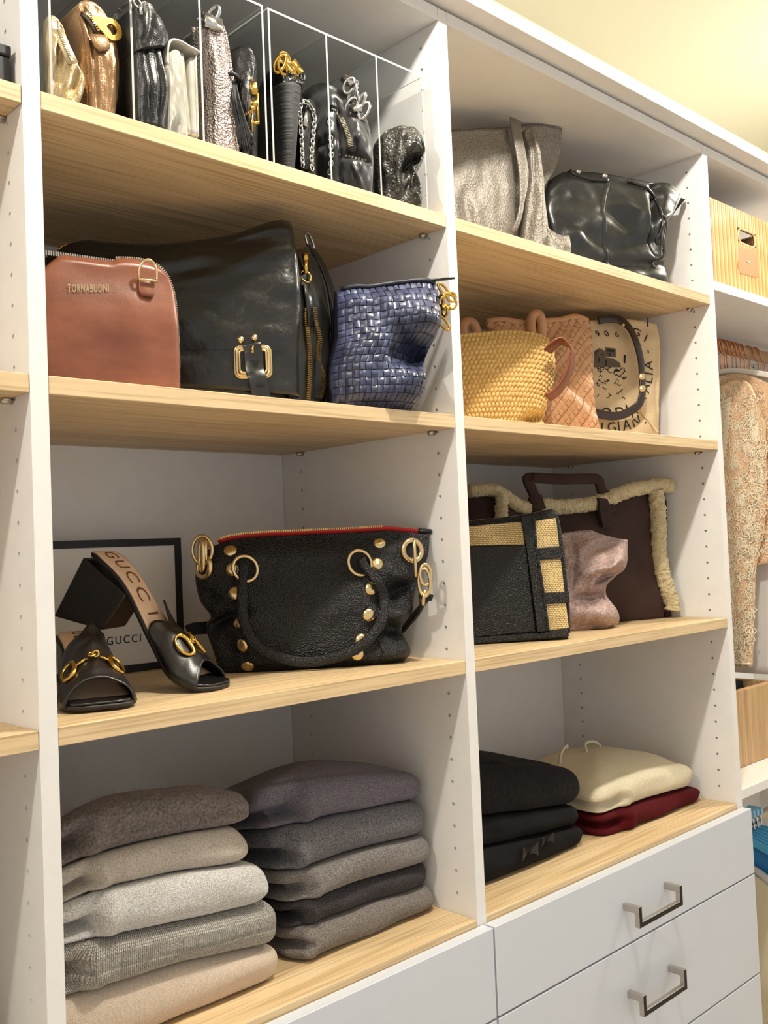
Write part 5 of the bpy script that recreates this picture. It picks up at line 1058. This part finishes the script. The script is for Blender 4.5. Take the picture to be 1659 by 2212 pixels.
for i in range(-nn_, nn_):
    for j in range(nn_ * 2):
        cs = (i + j) * ps * .70711; cz = (j - i) * ps * .70711; u, v = cs / W_, cz / H_
        if not (.02 < u < .985 and .02 < v < .985): continue
        over = (i % 2 == 0); along = (1 if (i + 2 * j) % 2 == 0 else 0); P_ = []
        lx, ly = (1.0, .5)
        for b2_ in range(3):
            for a2_ in range(4):
                fx, fy = a2_ / 3 - .5, b2_ / 2 - .5; w1 = ps * (1.0 if along else .92) * fx; w2 = ps * (.92 if along else 1.0) * fy
                uu = u + (w1 + w2) * .70711 / W_; vv = v + (w2 - w1) * .70711 / H_; uu = min(.995, max(.005, uu)); vv = min(1, max(0, vv))
                P_.append(on(body, uu, vv, .0005 + .0016 * (math.cos(math.pi * (fx if along else fy)) ** .6)))
        mb.add(P_, [(b2_ * 4 + a2_, b2_ * 4 + a2_ + 1, b2_ * 4 + a2_ + 5, b2_ * 4 + a2_ + 4) for b2_ in range(2) for a2_ in range(3)])
o = mb.build('woven_strips', TANW, t_); o['kind'] = 'stuff'
MB().tube([on(body, u, 1, .0) + fr.ey * .006 for u in [.03 + .94 * k / 24 for k in range(25)]], .0075, 8).build('rolled_rim', TANW, t_)
for pts in (((465, 240), (462, 150), (480, 108), (510, 112), (525, 160), (528, 240)), ((60, 240), (58, 180), (85, 152), (120, 170), (140, 230))):
    MB().tube(spline([fr.pw(*c8(a, b_), .012) for a, b_ in pts], 24), .0095, 8).build('handle', TANW, t_)
# crocheted straw bag (front)
fr = Fr((0.985, 0.052, z2), -31)
t_ = thing('straw_bag', 'golden crocheted straw bag with a brown leather strap loop', 'handbag', (0.88, 0.11, z2))
l, r, b, tt = outline(fr, c8, [(10, 715), (0, 500), (5, 350)], [(527, 756), (552, 700), (556, 640), (588, 550), (608, 440)], [(10, 225), (120, 215), (340, 202), (470, 214), (560, 245), (612, 335)], .02)
dsp = creases([(.72, .12, .98, .20, .055, .030), (.7, .04, .98, .06, .05, -.006), (.3, .9, .9, .8, .1, -.004)], .004, 3, 1, 31)
body = pillow('body', fr, l, r, b, tt, tab((0, .026), (.2, .036), (.8, .030), (1, .010)), tab((0, .03), (.5, .04), (1, .010)), STRAWD, t_, y0=.032, nh=2.8, em=.05, disp=dsp, nu=56, nv=44)
mb = MB(); nU, nV = 25, 21; random.seed(3)
for j in range(nV):
    for i in range(nU):
        u = (i + .5 * (j % 2) + .35) / nU; v = (j + .5) / nV
        if not .006 < u < .994: continue
        w = .62 / nU; h = .78 / nV; q0 = on(body, u, v, .0062 + random.uniform(-.0008, .0010)); ring = [on(body, min(.998, max(.002, u + w * math.cos(g) * (1 + .3 * math.sin(g)))), min(1, max(0, v + h * math.sin(g))), .0002) for g in [2 * math.pi * k / 8 for k in range(8)]]
        mid = [p.lerp(q0, .45) + (q0 - (ring[0] + ring[4]) / 2) * .30 for p in ring]
        mb.add(ring + mid + [q0], [(k, (k + 1) % 8, 8 + (k + 1) % 8, 8 + k) for k in range(8)] + [(8 + k, 8 + (k + 1) % 8, 16) for k in range(8)])
o = mb.build('crochet_knots', STRAW, t_); o['kind'] = 'stuff'
sp = [fr.pw(*c8(a, b_), y) for a, b_, y in ((560, 330, -.02), (600, 290, -.028), (645, 272, -.03), (690, 300, -.032), (708, 345, -.03), (695, 430, -.026), (655, 520, -.02), (605, 580, -.012), (560, 608, -.004))]
MB().band(spline(sp, 40), .030, .0035, fr.ey * 1.0 + fr.ex * .75 + V((0, 0, -.3))).build('strap_loop', BRST, t_)

# ------------------------------------------------------------------ second section, third shelf
c10 = crop(1000, 1000, 2.86)
SUEDE = mat('dark_brown_suede', s2l(46, 27, 21), .85, sheen=.25, c2=s2l(58, 35, 27), nscale=20, bumps=(('noise', 500, .3),), sheentint=s2l(150, 110, 90))
SHEAR = mat('cream_shearling', s2l(226, 202, 146), .95, sheen=.4, c2=s2l(240, 222, 176), nscale=160, bumps=(('noise', 260, 1.0), ('noise', 600, .8)))
BRZP = mat('rose_bronze_metallic_leather', s2l(142, 116, 109), .46, .45, c2=s2l(182, 158, 150), nscale=240, ndet=6, bumps=(('noise', 420, .4), ('noise', 50, .3)))
STRAWW = mat('woven_straw', s2l(206, 176, 112), .65, c2=s2l(226, 200, 142), nscale=120)
m_, t__, b__, N_, L_ = nt('basket_weave_straw'); STRAWW = m_
tc = N_('ShaderNodeTexCoord'); bt = N_('ShaderNodeTexBrick'); bt.inputs['Scale'].default_value = 1.0; bt.inputs['Brick Width'].default_value = .0046; bt.inputs['Row Height'].default_value = .0032; bt.inputs['Mortar Size'].default_value = .0005; bt.inputs['Mortar Smooth'].default_value = .8; bt.offset = .5
bt.inputs['Color1'].default_value = col(s2l(216, 186, 122)); bt.inputs['Color2'].default_value = col(s2l(228, 202, 146)); bt.inputs['Mortar'].default_value = col(s2l(150, 118, 66)); L_(tc.outputs['UV'], bt.inputs['Vector']); L_(bt.outputs['Color'], b__.inputs['Base Color']); b__.inputs['Roughness'].default_value = .65
bu = N_('ShaderNodeBump'); bu.invert = True; bu.inputs['Strength'].default_value = .9; bu.inputs['Distance'].default_value = .002; L_(bt.outputs['Fac'], bu.inputs['Height']); L_(bu.outputs['Normal'], b__.inputs['Normal'])
# shearling tote (rear)
fr = Fr((1.345, 0.112, zS3), -20)
t_ = thing('shearling_tote', 'dark brown suede tote trimmed with cream shearling', 'handbag', (1.25, 0.22, zS3))
l, r, b, tt = outline(fr, c10, [(120, 950), (60, 700), (40, 400)], [(1262, 958), (1268, 880), (1230, 770), (1205, 640), (1180, 450), (1172, 300)], [(45, 200), (180, 185), (270, 225), (400, 285), (600, 298), (820, 265), (920, 240), (1080, 200), (1190, 185)], .0)
body = pillow('body', fr, l, r, b, tt, tab((0, .014), (.3, .030), (.8, .024), (1, .010)), tab((0, .05), (.5, .05), (1, .012)), SUEDE, t_, y0=.016, nh=4, em=.3, disp=creases([(.8, .6, .95, .3, .08, .006)], .004, 3, 1, 41), nu=56, nv=44)
l2 = fr.pl([c10(*p) for p in ((1240, 900), (1230, 600), (1225, 300), (1190, 190))], .02); r2 = fr.pl([c10(*p) for p in ((1290, 900), (1246, 640), (1262, 420), (1258, 250), (1250, 175))], .02); l2[0] = (l2[0][0], 0); r2[0] = (r2[0][0], 0)
pillow('gusset', fr, l2, r2, [l2[0], r2[0]], [l2[-1], r2[-1]], th(.010), th(.012), SUEDE, t_, y0=.026, nh=3, em=.3, disp=creases([], .003, 3), nu=16, nv=30)
def fluff(pts, r, seed, n=150, k=20):
    P = spline(pts, n); vs, fs = tube_mesh(P, r, k); out = []
    for i, v in enumerate(vs): c_ = P[i // k]; d = (v - c_); out.append(c_ + d * (1 + .12 * nz(v.x * 90, v.y * 90, v.z * 90 + seed) + .18 * nz(v.x * 230, v.y * 230, v.z * 230) + .16 * nz(v.x * 520, v.y * 520, v.z * 520)))
    return out, fs
for k, (pts, rr, y) in enumerate(((((40, 175), (130, 168), (200, 172), (270, 210), (340, 262), (410, 280)), .012, .0), (((480, 262), (600, 272), (730, 262), (830, 245), (920, 212), (1020, 170), (1130, 150), (1210, 140), (1285, 142)), .0145, .0), (((238, 200), (240, 280), (236, 350)), .012, -.018),
                                 (((1190, 170), (1205, 300), (1210, 450), (1208, 540), (1228, 660), (1262, 780), (1295, 870), (1292, 935)), .0155, -.004))):
    P = [fr.pw(*c10(a, b_), y) for a, b_ in pts]
    if k == 3: P[-1].z = zS3 + .014
    vs, fs = fluff(P, rr, k * 7.3); mesh('shearling_trim', vs, fs, SHEAR, t_)
hp = [(470, 285), (440, 200), (405, 120), (395, 98), (430, 92), (600, 100), (780, 98), (835, 105), (850, 150), (875, 220), (905, 300)]
MB().band(spline([fr.pw(*c10(a, b_), .0 - .012 * (k in (0, 10))) for k, (a, b_) in enumerate(hp)], 70), [.020 if k > 6 and k < 60 else .030 for k in range(70)], .010, [fr.ey + fr.ex * .3] * 70 if False else [(V((0, 0, 1)) if 18 < k < 50 else fr.ex) for k in range(70)]).build('handle', SUEDE, t_)
P = [fr.pw(*c10(a, b_), -.022) for a, b_ in ((842, 215), (892, 222), (925, 300), (945, 395), (868, 398), (848, 300))]; MB().add(P + [p + fr.ey * .008 for p in P], [(0, 1, 2, 3, 4, 5), (11, 10, 9, 8, 7, 6)] + [(i, i + 6, (i + 1) % 6 + 6, (i + 1) % 6) for i in range(6)]).build('handle_tab', SUEDE, t_, smooth=False)
# bronze pouch
fr = Fr((1.105, 0.085, zS3), -30)
t_ = thing('pouch', 'slouching rose-bronze metallic leather pouch behind the straw-panelled bag', 'handbag', (1.07, 0.12, zS3))
l, r, b, tt = outline(fr, c10, [(560, 1040), (560, 850), (570, 600)], [(955, 1022), (982, 975), (965, 905), (912, 830), (905, 760), (960, 700), (1025, 640)], [(570, 450), (680, 425), (800, 415), (870, 440), (960, 462), (1042, 475)], .01)
pillow('body', fr, l, r, b, tt, tab((0, .022), (.15, .034), (.4, .026), (.75, .034), (1, .008)), tab((0, .03), (.5, .04), (1, .01)), BRZP, t_, y0=.026, nh=2.4, em=.05,
       disp=creases([(.35, .30, .95, .36, .05, .020), (.3, .2, .9, .12, .08, -.010), (.45, .55, .85, .80, .06, -.016), (.35, .75, .8, .95, .05, .012), (.7, .5, .95, .62, .05, .012), (.2, .9, .3, .4, .06, .010), (.6, .38, .7, .72, .05, -.008)], .005, 6, 1, 51, 3), nu=56, nv=50)
# black leather and straw box bag (front)
fr = Fr((0.9115, 0.046, zS3), -36)
t_ = thing('box_bag', 'boxy black leather bag with woven straw panels and bands', 'handbag', (0.83, 0.13, zS3))
def P2(a, b_): return fr.px(*c10(a, b_), 0.0)
def slab(name, pts, d0, d1, m, parent=t_, bev=.0015, nsub=1):
    q_ = [P2(*p) for p in pts]; n = len(q_); vs = [fr.w(s, z, d) for d in (d0, d1) for s, z in q_]; uv = [(s, z) for _ in (0, 1) for s, z in q_]
    o = mesh(name, vs, [tuple(range(n)), tuple(range(2 * n - 1, n - 1, -1))] + [(i, i + n, (i + 1) % n + n, (i + 1) % n) for i in range(n)], m, parent, None, False, uv)
    if bev: b_ = o.modifiers.new('b', 'BEVEL'); b_.width = bev; b_.segments = 2
    return o
l, r, b, tt = outline(fr, c10, [(-40, 1130), (-50, 700)], [(652, 1072), (630, 700), (600, 400)], [(-60, 385), (100, 365), (300, 345), (440, 320), (572, 302)], .0)
pillow('body', fr, l, r, b, tt, tab((0, .003), (1, .003)), tab((0, .11), (1, .10)), BLKP, t_, y0=.004, nh=30, em=.9, disp=creases([], .0015, 4), nu=30, nv=24)
slab('front_panel', [(-40, 515), (385, 508), (445, 1040), (-30, 1085)], -.004, .002, BLKP)
slab('straw_panel', [(-45, 400), (365, 362), (380, 505), (-42, 515)], -.0035, .002, STRAWW)
slab('straw_panel', [(425, 362), (572, 340), (652, 1020), (525, 1035)], -.0035, .002, STRAWW)
slab('strap', [(350, 335), (425, 325), (440, 520), (470, 700), (522, 1035), (452, 1045), (415, 750), (385, 520)], -.008, .001, BLKP)
slab('strap_edge', [(420, 335), (437, 335), (452, 520), (482, 700), (528, 1030), (512, 1032), (465, 700), (435, 520)], -.0092, -.004, BLKP, bev=.001)
slab('leather_band', [(440, 528), (612, 515), (622, 590), (452, 600)], -.0075, .001, BLKP); slab('leather_band', [(478, 805), (648, 792), (655, 862), (488, 872)], -.0075, .001, BLKP)
slab('base_rim', [(-40, 1082), (450, 1048), (640, 1020), (655, 1068), (640, 1076), (-40, 1128)], -.006, .01, BLKP, bev=.003)
e = [fr.w(s, z, .006) for s, z in fr.pl([c10(*p) for p in ((-40, 388), (120, 366), (340, 342), (480, 318), (560, 300), (580, 330), (610, 500), (632, 700), (650, 900), (655, 1050))])]
MB().tube(spline(e, 60), .0045, 8).build('piping', BLKP, t_)
ladder([p + V((0, .012, .003)) for p in e[:5]], .004, .003, .003, (0, 1, 0), 'zip_teeth', ZIPS, t_)
# ------------------------------------------------------------------ right-hand section
zb_ = 1.8036
BAMB = mat('bamboo_slat', s2l(222, 186, 124), .5, c2=s2l(238, 208, 152), nscale=30, nstretch=(1, 1, .1))
BAMD = mat('bamboo_liner', s2l(120, 84, 46), .8)
TAG = mat('tan_leather_tag', s2l(206, 134, 84), .55)
t_ = thing('bamboo_basket', 'striped bamboo basket with a cut-out grip and leather tag', 'basket', (1.60, 0.17, zb_))
c11 = crop(1500, 400, 5.53)
x0 = XC1 + .004; yf = .022; hb = atY(*c11(300, 205), yf).z - zb_; x1 = x0 + .37; yb = .34
hc = atY(*c11(620, 635), yf); hx0, hx1 = hc.x - .040, hc.x + .040; hz0, hz1 = hc.z - .0155, hc.z + .0155
mb = MB(); cr = .018; path = []
for k in range(7): g = R_(180 + 90 * k / 6); path.append(V((x0 + cr + cr * math.cos(g), yf + cr + cr * math.sin(g), 0)))
for k in range(7): g = R_(270 + 90 * k / 6); path.append(V((x1 - cr + cr * math.cos(g), yf + cr + cr * math.sin(g), 0)))
loop = [V((x0, yb, 0))] + path + [V((x1, yb, 0))]
S = []; acc = 0; L = [0]
for a, b in zip(loop, loop[1:]): acc += (b - a).length; L.append(acc)
def along(d):
    for k in range(len(loop) - 1):
        if d <= L[k + 1] + 1e-9: f = (d - L[k]) / (L[k + 1] - L[k]); return loop[k].lerp(loop[k + 1], f), (loop[k + 1] - loop[k]).normalized()
    return loop[-1], (loop[-1] - loop[-2]).normalized()
SLN = [0]; BAMB2 = mat('darker_bamboo_slat', s2l(206, 158, 92), .5); sw_ = .0086; base_me = None; ns = int(acc / sw_); ME = {}
def slat(p, tg, za, zb2, kk):
    par = kk % 2; hgt = round(zb2 - za, 4); key = (hgt, par)
    if key not in ME:
        w, d = sw_ * .43, .0030; me = bpy.data.meshes.new('slat'); prof = [(-w, .001), (-w, -.0006), (-w * .5, -d), (w * .5, -d), (w, -.0006), (w, .001)]
        vs = [(x, y, z) for z in (0, hgt) for x, y in prof]; fs = [(0, 1, 2, 3, 4, 5)[::-1], tuple(range(6, 12))] + [(i, (i + 1) % 6, 6 + (i + 1) % 6, 6 + i) for i in range(6)]
        me.from_pydata(vs, [], fs); me.materials.append(BAMB if par else BAMB2); ME[key] = me
    o = bpy.data.objects.new('slat', ME[key]); COL.objects.link(o); o.parent = t_; o.location = V((p.x, p.y, za)) - origin(t_); o.rotation_euler = (0, 0, math.atan2(tg.y, tg.x))
for k in range(ns):
    p, tg = along((k + .5) * sw_)
    if abs(p.y - yf) < .003 and hx0 - .004 < p.x < hx1 + .004: slat(p, tg, zb_, hz0, k); slat(p, tg, hz1, zb_ + hb, k)
    else: slat(p, tg, zb_, zb_ + hb, k)
ln = MB()
for (a, b) in (((x0 + .003, yf + .0035, zb_ + .002), (hx0, yf + .006, zb_ + hb - .004)), ((hx1, yf + .0035, zb_ + .002), (x1 - .003, yf + .006, zb_ + hb - .004)), ((hx0, yf + .0035, zb_ + .002), (hx1, yf + .006, hz0)), ((hx0, yf + .0035, hz1), (hx1, yf + .006, zb_ + hb - .004)),
               ((x0 + .0035, yf + .006, zb_ + .002), (x0 + .006, yb, zb_ + hb - .004)), ((x1 - .006, yf + .006, zb_ + .002), (x1 - .0035, yb, zb_ + hb - .004)), ((x0 + .006, yb - .004, zb_ + .002), (x1 - .006, yb, zb_ + hb - .004)), ((x0 + .006, yf + .006, zb_ + .0008), (x1 - .006, yb, zb_ + .004))): ln.box(a, b)
ln.build('liner', BAMD, t_, smooth=False)
rim = [V((hc.x + sx * (.0245) + .0155 * math.cos(g), yf - .0006, hc.z + .0155 * math.sin(g))) for sx, a0 in ((1, -90), (-1, 90)) for g in [R_(a0 + 180 * k / 8) for k in range(9)]]
MB().tube(rim, .0022, 6, True).build('grip_rim', BAMB, t_)
tg_ = [atY(*c11(a, b), yf - .0035) for a, b in ((525, 712), (715, 778), (760, 835), (760, 1110), (545, 1050), (525, 985))]
tp = MB().add(tg_ + [p + V((0, .003, 0)) for p in tg_], [(0, 1, 2, 3, 4, 5), (11, 10, 9, 8, 7, 6)] + [(i, i + 6, (i + 1) % 6 + 6, (i + 1) % 6) for i in range(6)]).build('leather_tag', TAG, t_, smooth=False, bevel=.0006)
pp = atY(*c11(645, 912), yf - .0042); MB().obox(pp, V((1, 0, -.0)), V((0, 1, 0)), V((0, 0, 1)), .006, .0004, .0014).build('tag_mark', WH_CARD, tp, smooth=False)

# hanging rod and hangers
RODM = mat('bronze_rod', s2l(186, 148, 112), .4, .6)
yr = .205
def rodz(px, py): return atY(px, py, yr)
zr = rodz(1600, 760).z
rod = MB().tube([(XC1 + .001, yr, zr), (XD0 - .001, yr, zr)], .0155, 14).build('hanging_rod', RODM, None, (XC1, yr, zr)); tag(rod, 'bronze hanging rod carrying the copper-hooked hangers', 'rod')
VELV = mat('ivory_hanger_velvet', s2l(232, 226, 214), .9, sheen=.4)
c12 = crop(1540, 700, 11.06)
stems = [(195, 1000), (290, 1000), (348, 1000), (480, 1010), (572, 1040), (682, 1060), (770, 1080), (890, 1100), (1108, 1150), (1258, 1180)]
ztop = None
def hanger(px, py, label, group, wire, armm, zr_, yr_, zneck, slope=.055, half=.175, rr=.0155, ctop=None):
    x = atY(px, py, yr_ - .03).x; h = thing('clothes_hanger', label, 'hanger', (x, yr_, zneck), group)
    rw = .0021; R0 = rr + rw + .0006
    hk = [V((x, yr_ + R0 * math.cos(R_(a)), zr_ + R0 * math.sin(R_(a)))) for a in range(-30, 181, 15)]
    hk += [V((x, yr_ - R0 - .001, zr_ - .012)), V((x, yr_ - .030, zr_ - .032)), V((x, yr_ - .030, zneck))]
    MB().tube(hk, rw, 7).build('hook', wire, h)
    MB().band(spline([V((x, yr_ - .030 - half, zneck - slope)), V((x, yr_ - .030 - half * .6, zneck - slope * .42)), V((x, yr_ - .030, zneck)), V((x, yr_ - .030 + half * .6, zneck - slope * .42)), V((x, yr_ - .03 + half, zneck - slope))], 24), .012, .006, V((0, .0, 1))).build('shoulder_bar', armm, h)
    return x
zneck = atY(*c12(290, 1150), yr - .03).z
ords = ('first', 'second', 'third', 'fourth', 'fifth', 'sixth', 'seventh', 'eighth', 'ninth', 'tenth')
hxs = [hanger(*c12(a, b), '%s ivory hanger with copper hook, counted from the left on the upper rod' % ords[k], 'copper-hooked hangers on the upper rod', COPPER, VELV, zr, yr, zneck) for k, (a, b) in enumerate(stems)]

# lace blouse on the nearest hanger
LACE = mat('peach_lace', s2l(246, 212, 174), .8, c2=s2l(234, 190, 148), nscale=90, bumps=(('crack', 220, .9), ('noise', 300, .5)))
LACER = mat('lace_relief', s2l(252, 236, 206), .8, bumps=(('noise', 400, .5),))
xg = hxs[0] - .012
fr = Fr((xg, .17, 0), -86)
c13 = crop(1520, 780, 3.072)
q = lambda a, b: fr.px(*c13(a, b))
t_ = thing('lace_blouse', 'peach lace blouse hanging at the right, its sleeve toward the white panel', 'blouse', (xg, .17, 1.30))
Lx = -0.20
zt = q(150, 110)[1]
body = pillow('bodice', fr, [(Lx + .02, q(0, 1500)[1]), (Lx + .01, q(0, 900)[1]), (Lx + .02, zt - .05)], [(.155, q(400, 1300)[1]), (.16, q(420, 800)[1]), (.15, q(420, 200)[1] - .01)], [(Lx + .02, q(0, 1500)[1]), (.155, q(400, 1300)[1])], [(Lx + .02, zt - .05), (-.03, zt), (.06, zt), (.15, q(420, 200)[1] - .01)], tab((0, .012), (1, .006)), tab((0, .012), (1, .006)), LACE, t_, nh=2.5, em=.1, disp=creases([], .008, 4, .4, 61), nu=30, nv=50)
sl = pillow('sleeve', fr, [q(205, 2010), q(150, 1300), q(90, 600), q(40, 250)], [q(350, 2020), q(368, 1500), q(385, 1300), q(440, 1000), q(440, 420)], [q(205, 2010), q(350, 2020)], [q(40, 250), q(200, 140), q(330, 160), q(440, 420)], tab((0, .016), (.6, .024), (1, .010)), tab((0, .006), (1, .002)), LACE, t_, y0=-.022, nh=2.2, em=.08, disp=creases([(.75, 0, .8, .8, .08, .006), (.35, .2, .3, .9, .07, .004)], .004, 5, .3, 62), nu=36, nv=80)
mb = MB(); random.seed(12)
for k in range(420):
    tgt = body if k > 260 else sl
    u = random.uniform(.04, .96); v = random.uniform(.01, .97); p = on(tgt, u, v, .0012); n = nrm_at(tgt, u, v); r = random.uniform(.006, .013)
    loop = []; petals = random.choice((5, 6, 6)); a0 = n.orthogonal().normalized(); b0 = n.cross(a0); ph = random.random() * 6
    for i in range(18): g = 2 * math.pi * i / 18; rr = r * (1 + .22 * math.cos(petals * g + ph)); loop.append(p + a0 * (rr * math.cos(g)) + b0 * (rr * math.sin(g) * 1.15))
    mb.tube(loop, .0014, 4, True)
    if k % 2: mb.tube(ringpts(p, n, r * .45, 8), .0016, 4, True)
o = mb.build('lace_motifs', LACER, t_); o['kind'] = 'stuff'
mb = MB()
for k in range(200):
    u = random.uniform(.05, .95); v = random.uniform(.05, .95); d = random.uniform(-1, 1); mb.tube([on(sl, min(.97, max(.03, u + .05 * t * math.cos(d * 3) + .02 * math.sin(t * 5))), min(.99, max(.01, v + .05 * t)), .001) for t in (0, .25, .5, .75, 1)], .0009, 4)
o = mb.build('lace_threads', LACER, t_); o['kind'] = 'stuff'
MB().tube([on(sl, u, .012, .001) for u in [.04 + .92 * k / 20 for k in range(21)]], .003, 6).build('cuff_edge', LACER, t_)
rf = MB(); rp = [sl_ for sl_ in [on(sl, .16 + .10 * math.sin(k * .5), .70 + .25 * k / 30, .003) for k in range(31)]]
vs = []; fs = []
for k in range(60):
    v = .74 + .2 * k / 59; a = on(sl, .10 + .10 * (k / 59), v, .002); b = on(sl, .24 + .10 * (k / 59), v, .006 + .004 * math.sin(k * 1.3)); vs += [a, b]
for k in range(59): fs.append((2 * k, 2 * k + 1, 2 * k + 3, 2 * k + 2))
o = mesh('ruffle', vs, fs, LACER, t_); s_ = o.modifiers.new('s', 'SOLIDIFY'); s_.thickness = .0015
# white shirts behind
WHC = mat('white_cotton', s2l(222, 218, 214), .85, bumps=(('noise', 20, .3),)); CRE = mat('cream_cotton', s2l(226, 212, 180), .85, bumps=(('noise', 20, .3),)); CROC = mat('white_crochet', s2l(214, 206, 196), .85, bumps=(('crack', 150, 1.0),))
def garment(name, label, x, y0, y1, z0, z1_, m, cat, seed, group=None, thick=.012, zs=.05):
    f = Fr((x, (y0 + y1) / 2, 0), -88); w = (y1 - y0) / 2; t = thing(name, label, cat, (x, (y0 + y1) / 2, z0), group)
    return t, pillow('cloth', f, [(-w, z0), (-w, (z0 + z1_) / 2), (-w + .01, z1_ - zs)], [(w, z0), (w, (z0 + z1_) / 2), (w - .01, z1_ - zs)], [(-w, z0), (w, z0)], [(-w + .01, z1_ - zs), (-.03, z1_), (.03, z1_), (w - .01, z1_ - zs)], th(thick, thick, .004), th(thick, thick, .004), m, t, nh=2.4, em=.1, disp=creases([], .006, 5, .25, seed), nu=26, nv=30)
zlo = atY(*c13(300, 2135), .09).z
garment('shirt', 'white cotton shirt, its hem showing below the peach lace sleeve', hxs[2], .03, .36, zlo, zneck - .012, WHC, 'shirt', 71, None, .010)
garment('cardigan', 'off-white crochet cardigan hanging right of the lace blouse', hxs[3] + .004, .035, .34, atY(*c13(400, 1740), .1).z, zneck - .012, CROC, 'cardigan', 72, None, .009)
for k, (i, m, nm, lb) in enumerate(((5, WHC, 'shirt', 'plain white shirt on the sixth copper-hooked hanger'), (7, CRE, 'blouse', 'cream blouse on the eighth copper-hooked hanger'), (9, WHC, 'shirt', 'white shirt on the last copper-hooked hanger'))):
    garment(nm, lb, hxs[i], .04, .35, zlo + .1 + .02 * k, zneck - .012, m, nm, 73 + k, None, .009)
# oak box on the white shelf
t_ = thing('wooden_box', 'plain oak box on the white shelf under the hanging clothes', 'box', (1.62, .2, .7786))
bz1 = atY(1600, 1492, .085).z; bx0 = XC1 + .006
for nm, a, b in (('front_board', (bx0, .085, .7786), (bx0 + .36, .101, bz1)), ('back_board', (bx0, .375, .7786), (bx0 + .36, .391, bz1)), ('end_board', (bx0, .1012, .7786), (bx0 + .016, .3748, bz1)), ('end_board', (bx0 + .344, .1012, .7786), (bx0 + .36, .3748, bz1)), ('base_board', (bx0 + .0162, .1012, .7786), (bx0 + .3438, .3748, .79))):
    MB().box(a, b).build(nm, OAK2, t_, smooth=False, bevel=.0015)
# lower rod with blue hangers
BLUE = mat('sky_blue_plastic', s2l(84, 176, 224), .4); LBLUE = mat('pale_blue_plastic', s2l(150, 206, 236), .4); BLUEC = mat('blue_cotton', s2l(52, 132, 196), .8, bumps=(('noise', 20, .4),)); PALEB = mat('pale_blue_cotton', s2l(178, 208, 230), .8, bumps=(('noise', 20, .4),))
yr2 = .16; zr2 = atY(1640, 1752, yr2).z - .012
rod2 = MB().tube([(XC1 + .001, yr2, zr2), (XD0 - .001, yr2, zr2)], .0125, 12).build('hanging_rod', NICKEL, None, (XC1, yr2, zr2)); tag(rod2, 'steel hanging rod below the white shelf, carrying blue hangers', 'rod')
CHR = mat('chrome_wire', s2l(196, 204, 216), .2, 1.0)
zn2 = atY(1635, 1805, yr2 - .03).z
hx2 = []
for k, px in enumerate((1614, 1621, 1628, 1635, 1642, 1650, 1659)):
    x = atY(px, 1800, yr2 - .03).x; hx2.append(x); h = thing('clothes_hanger', '%s sky blue hanger with chrome hook, counted from the left on the lower rod' % ords[k], 'hanger', (x, yr2, zn2), 'blue hangers on the lower rod')
    R0 = .0155; yc = yr2
    MB().tube([V((x, yc + R0 * math.cos(R_(a)), zr2 + R0 * math.sin(R_(a)))) for a in range(-20, 181, 20)] + [V((x, yc - R0, zr2 - .010)), V((x, yc - .028, zr2 - .026)), V((x, yc - .028, zn2))], .0022, 7).build('hook', CHR, h)
    MB().box((x - .0045, yc - .020, zr2 + .0132), (x + .0045, yc + .016, zr2 + .029)).build('hook_cap', LBLUE, h, smooth=False, bevel=.002)
    half, sl_ = .150, .078
    MB().band(spline([V((x, yc - .028 - half, zn2 - sl_)), V((x, yc - .028 - half * .6, zn2 - sl_ * .42)), V((x, yc - .028 - .02, zn2 - .004)), V((x, yc - .028, zn2)), V((x, yc - .008, zn2 - .004)), V((x, yc - .028 + half * .6, zn2 - sl_ * .42)), V((x, yc - .028 + half, zn2 - sl_))], 30), .017, .0075, V((0, 0, 1))).build('shoulder_bar', BLUE, h)
for k, x in enumerate(hx2[:6]):
    lb, m, zt_2 = (('cream shirt on the first blue hanger', CRE, -.075), ('off-white shirt on the second blue hanger', WHC, -.06), ('bright blue shirt on the third blue hanger', BLUEC, -.02), ('pale blue shirt on the fourth blue hanger', PALEB, -.02), ('white shirt on the fifth blue hanger', WHC, -.02), ('cream shirt on the sixth blue hanger', CRE, -.02))[k]
    garment('shirt', lb, x + .0005, .012 + .004 * k, .27, .06 + .01 * k, zn2 + zt_2 - .006, m, 'shirt', 80 + k, 'shirts on the lower rod', .0035, .065)
t_ = thing('shade_filler', 'black filler in the oak box, added as the shade of the gap above it', 'cloth', (1.6, .2, .792)); f_ = Fr((1.60, .235, .792), 0)  # added black pillow, stands in for the shade between box and hems
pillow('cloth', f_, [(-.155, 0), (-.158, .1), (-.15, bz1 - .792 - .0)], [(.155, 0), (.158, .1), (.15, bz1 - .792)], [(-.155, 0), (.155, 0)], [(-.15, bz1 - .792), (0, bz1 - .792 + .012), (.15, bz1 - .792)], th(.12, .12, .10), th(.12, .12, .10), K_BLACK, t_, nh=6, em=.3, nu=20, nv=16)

# ------------------------------------------------------------------ left-hand section
q_ = atY(22, 152, .012); q_.x = min(q_.x, -.0225); t_ = thing('black_box', 'black box corner at the upper left edge', 'box', (q_.x - .1, .15, z1))
MB().box((q_.x - .22, .012, z1), (q_.x, .28, z1 + .030)).build('box_body', BK_CARD, t_, smooth=False, bevel=.002); MB().box((q_.x - .2215, .0105, z1 + .0304), (q_.x + .0015, .2815, z1 + .042)).build('lid', BK_CARD, t_, smooth=False, bevel=.002)
sweater('sweater', 'grey folded sweater at the lower left corner, left of the white panel', K_GREIGE, -.36, -.075, .03, .33, (.7406,) * 3, (.815, .82, .800), 33, grooves=((.5, .01, .12),))
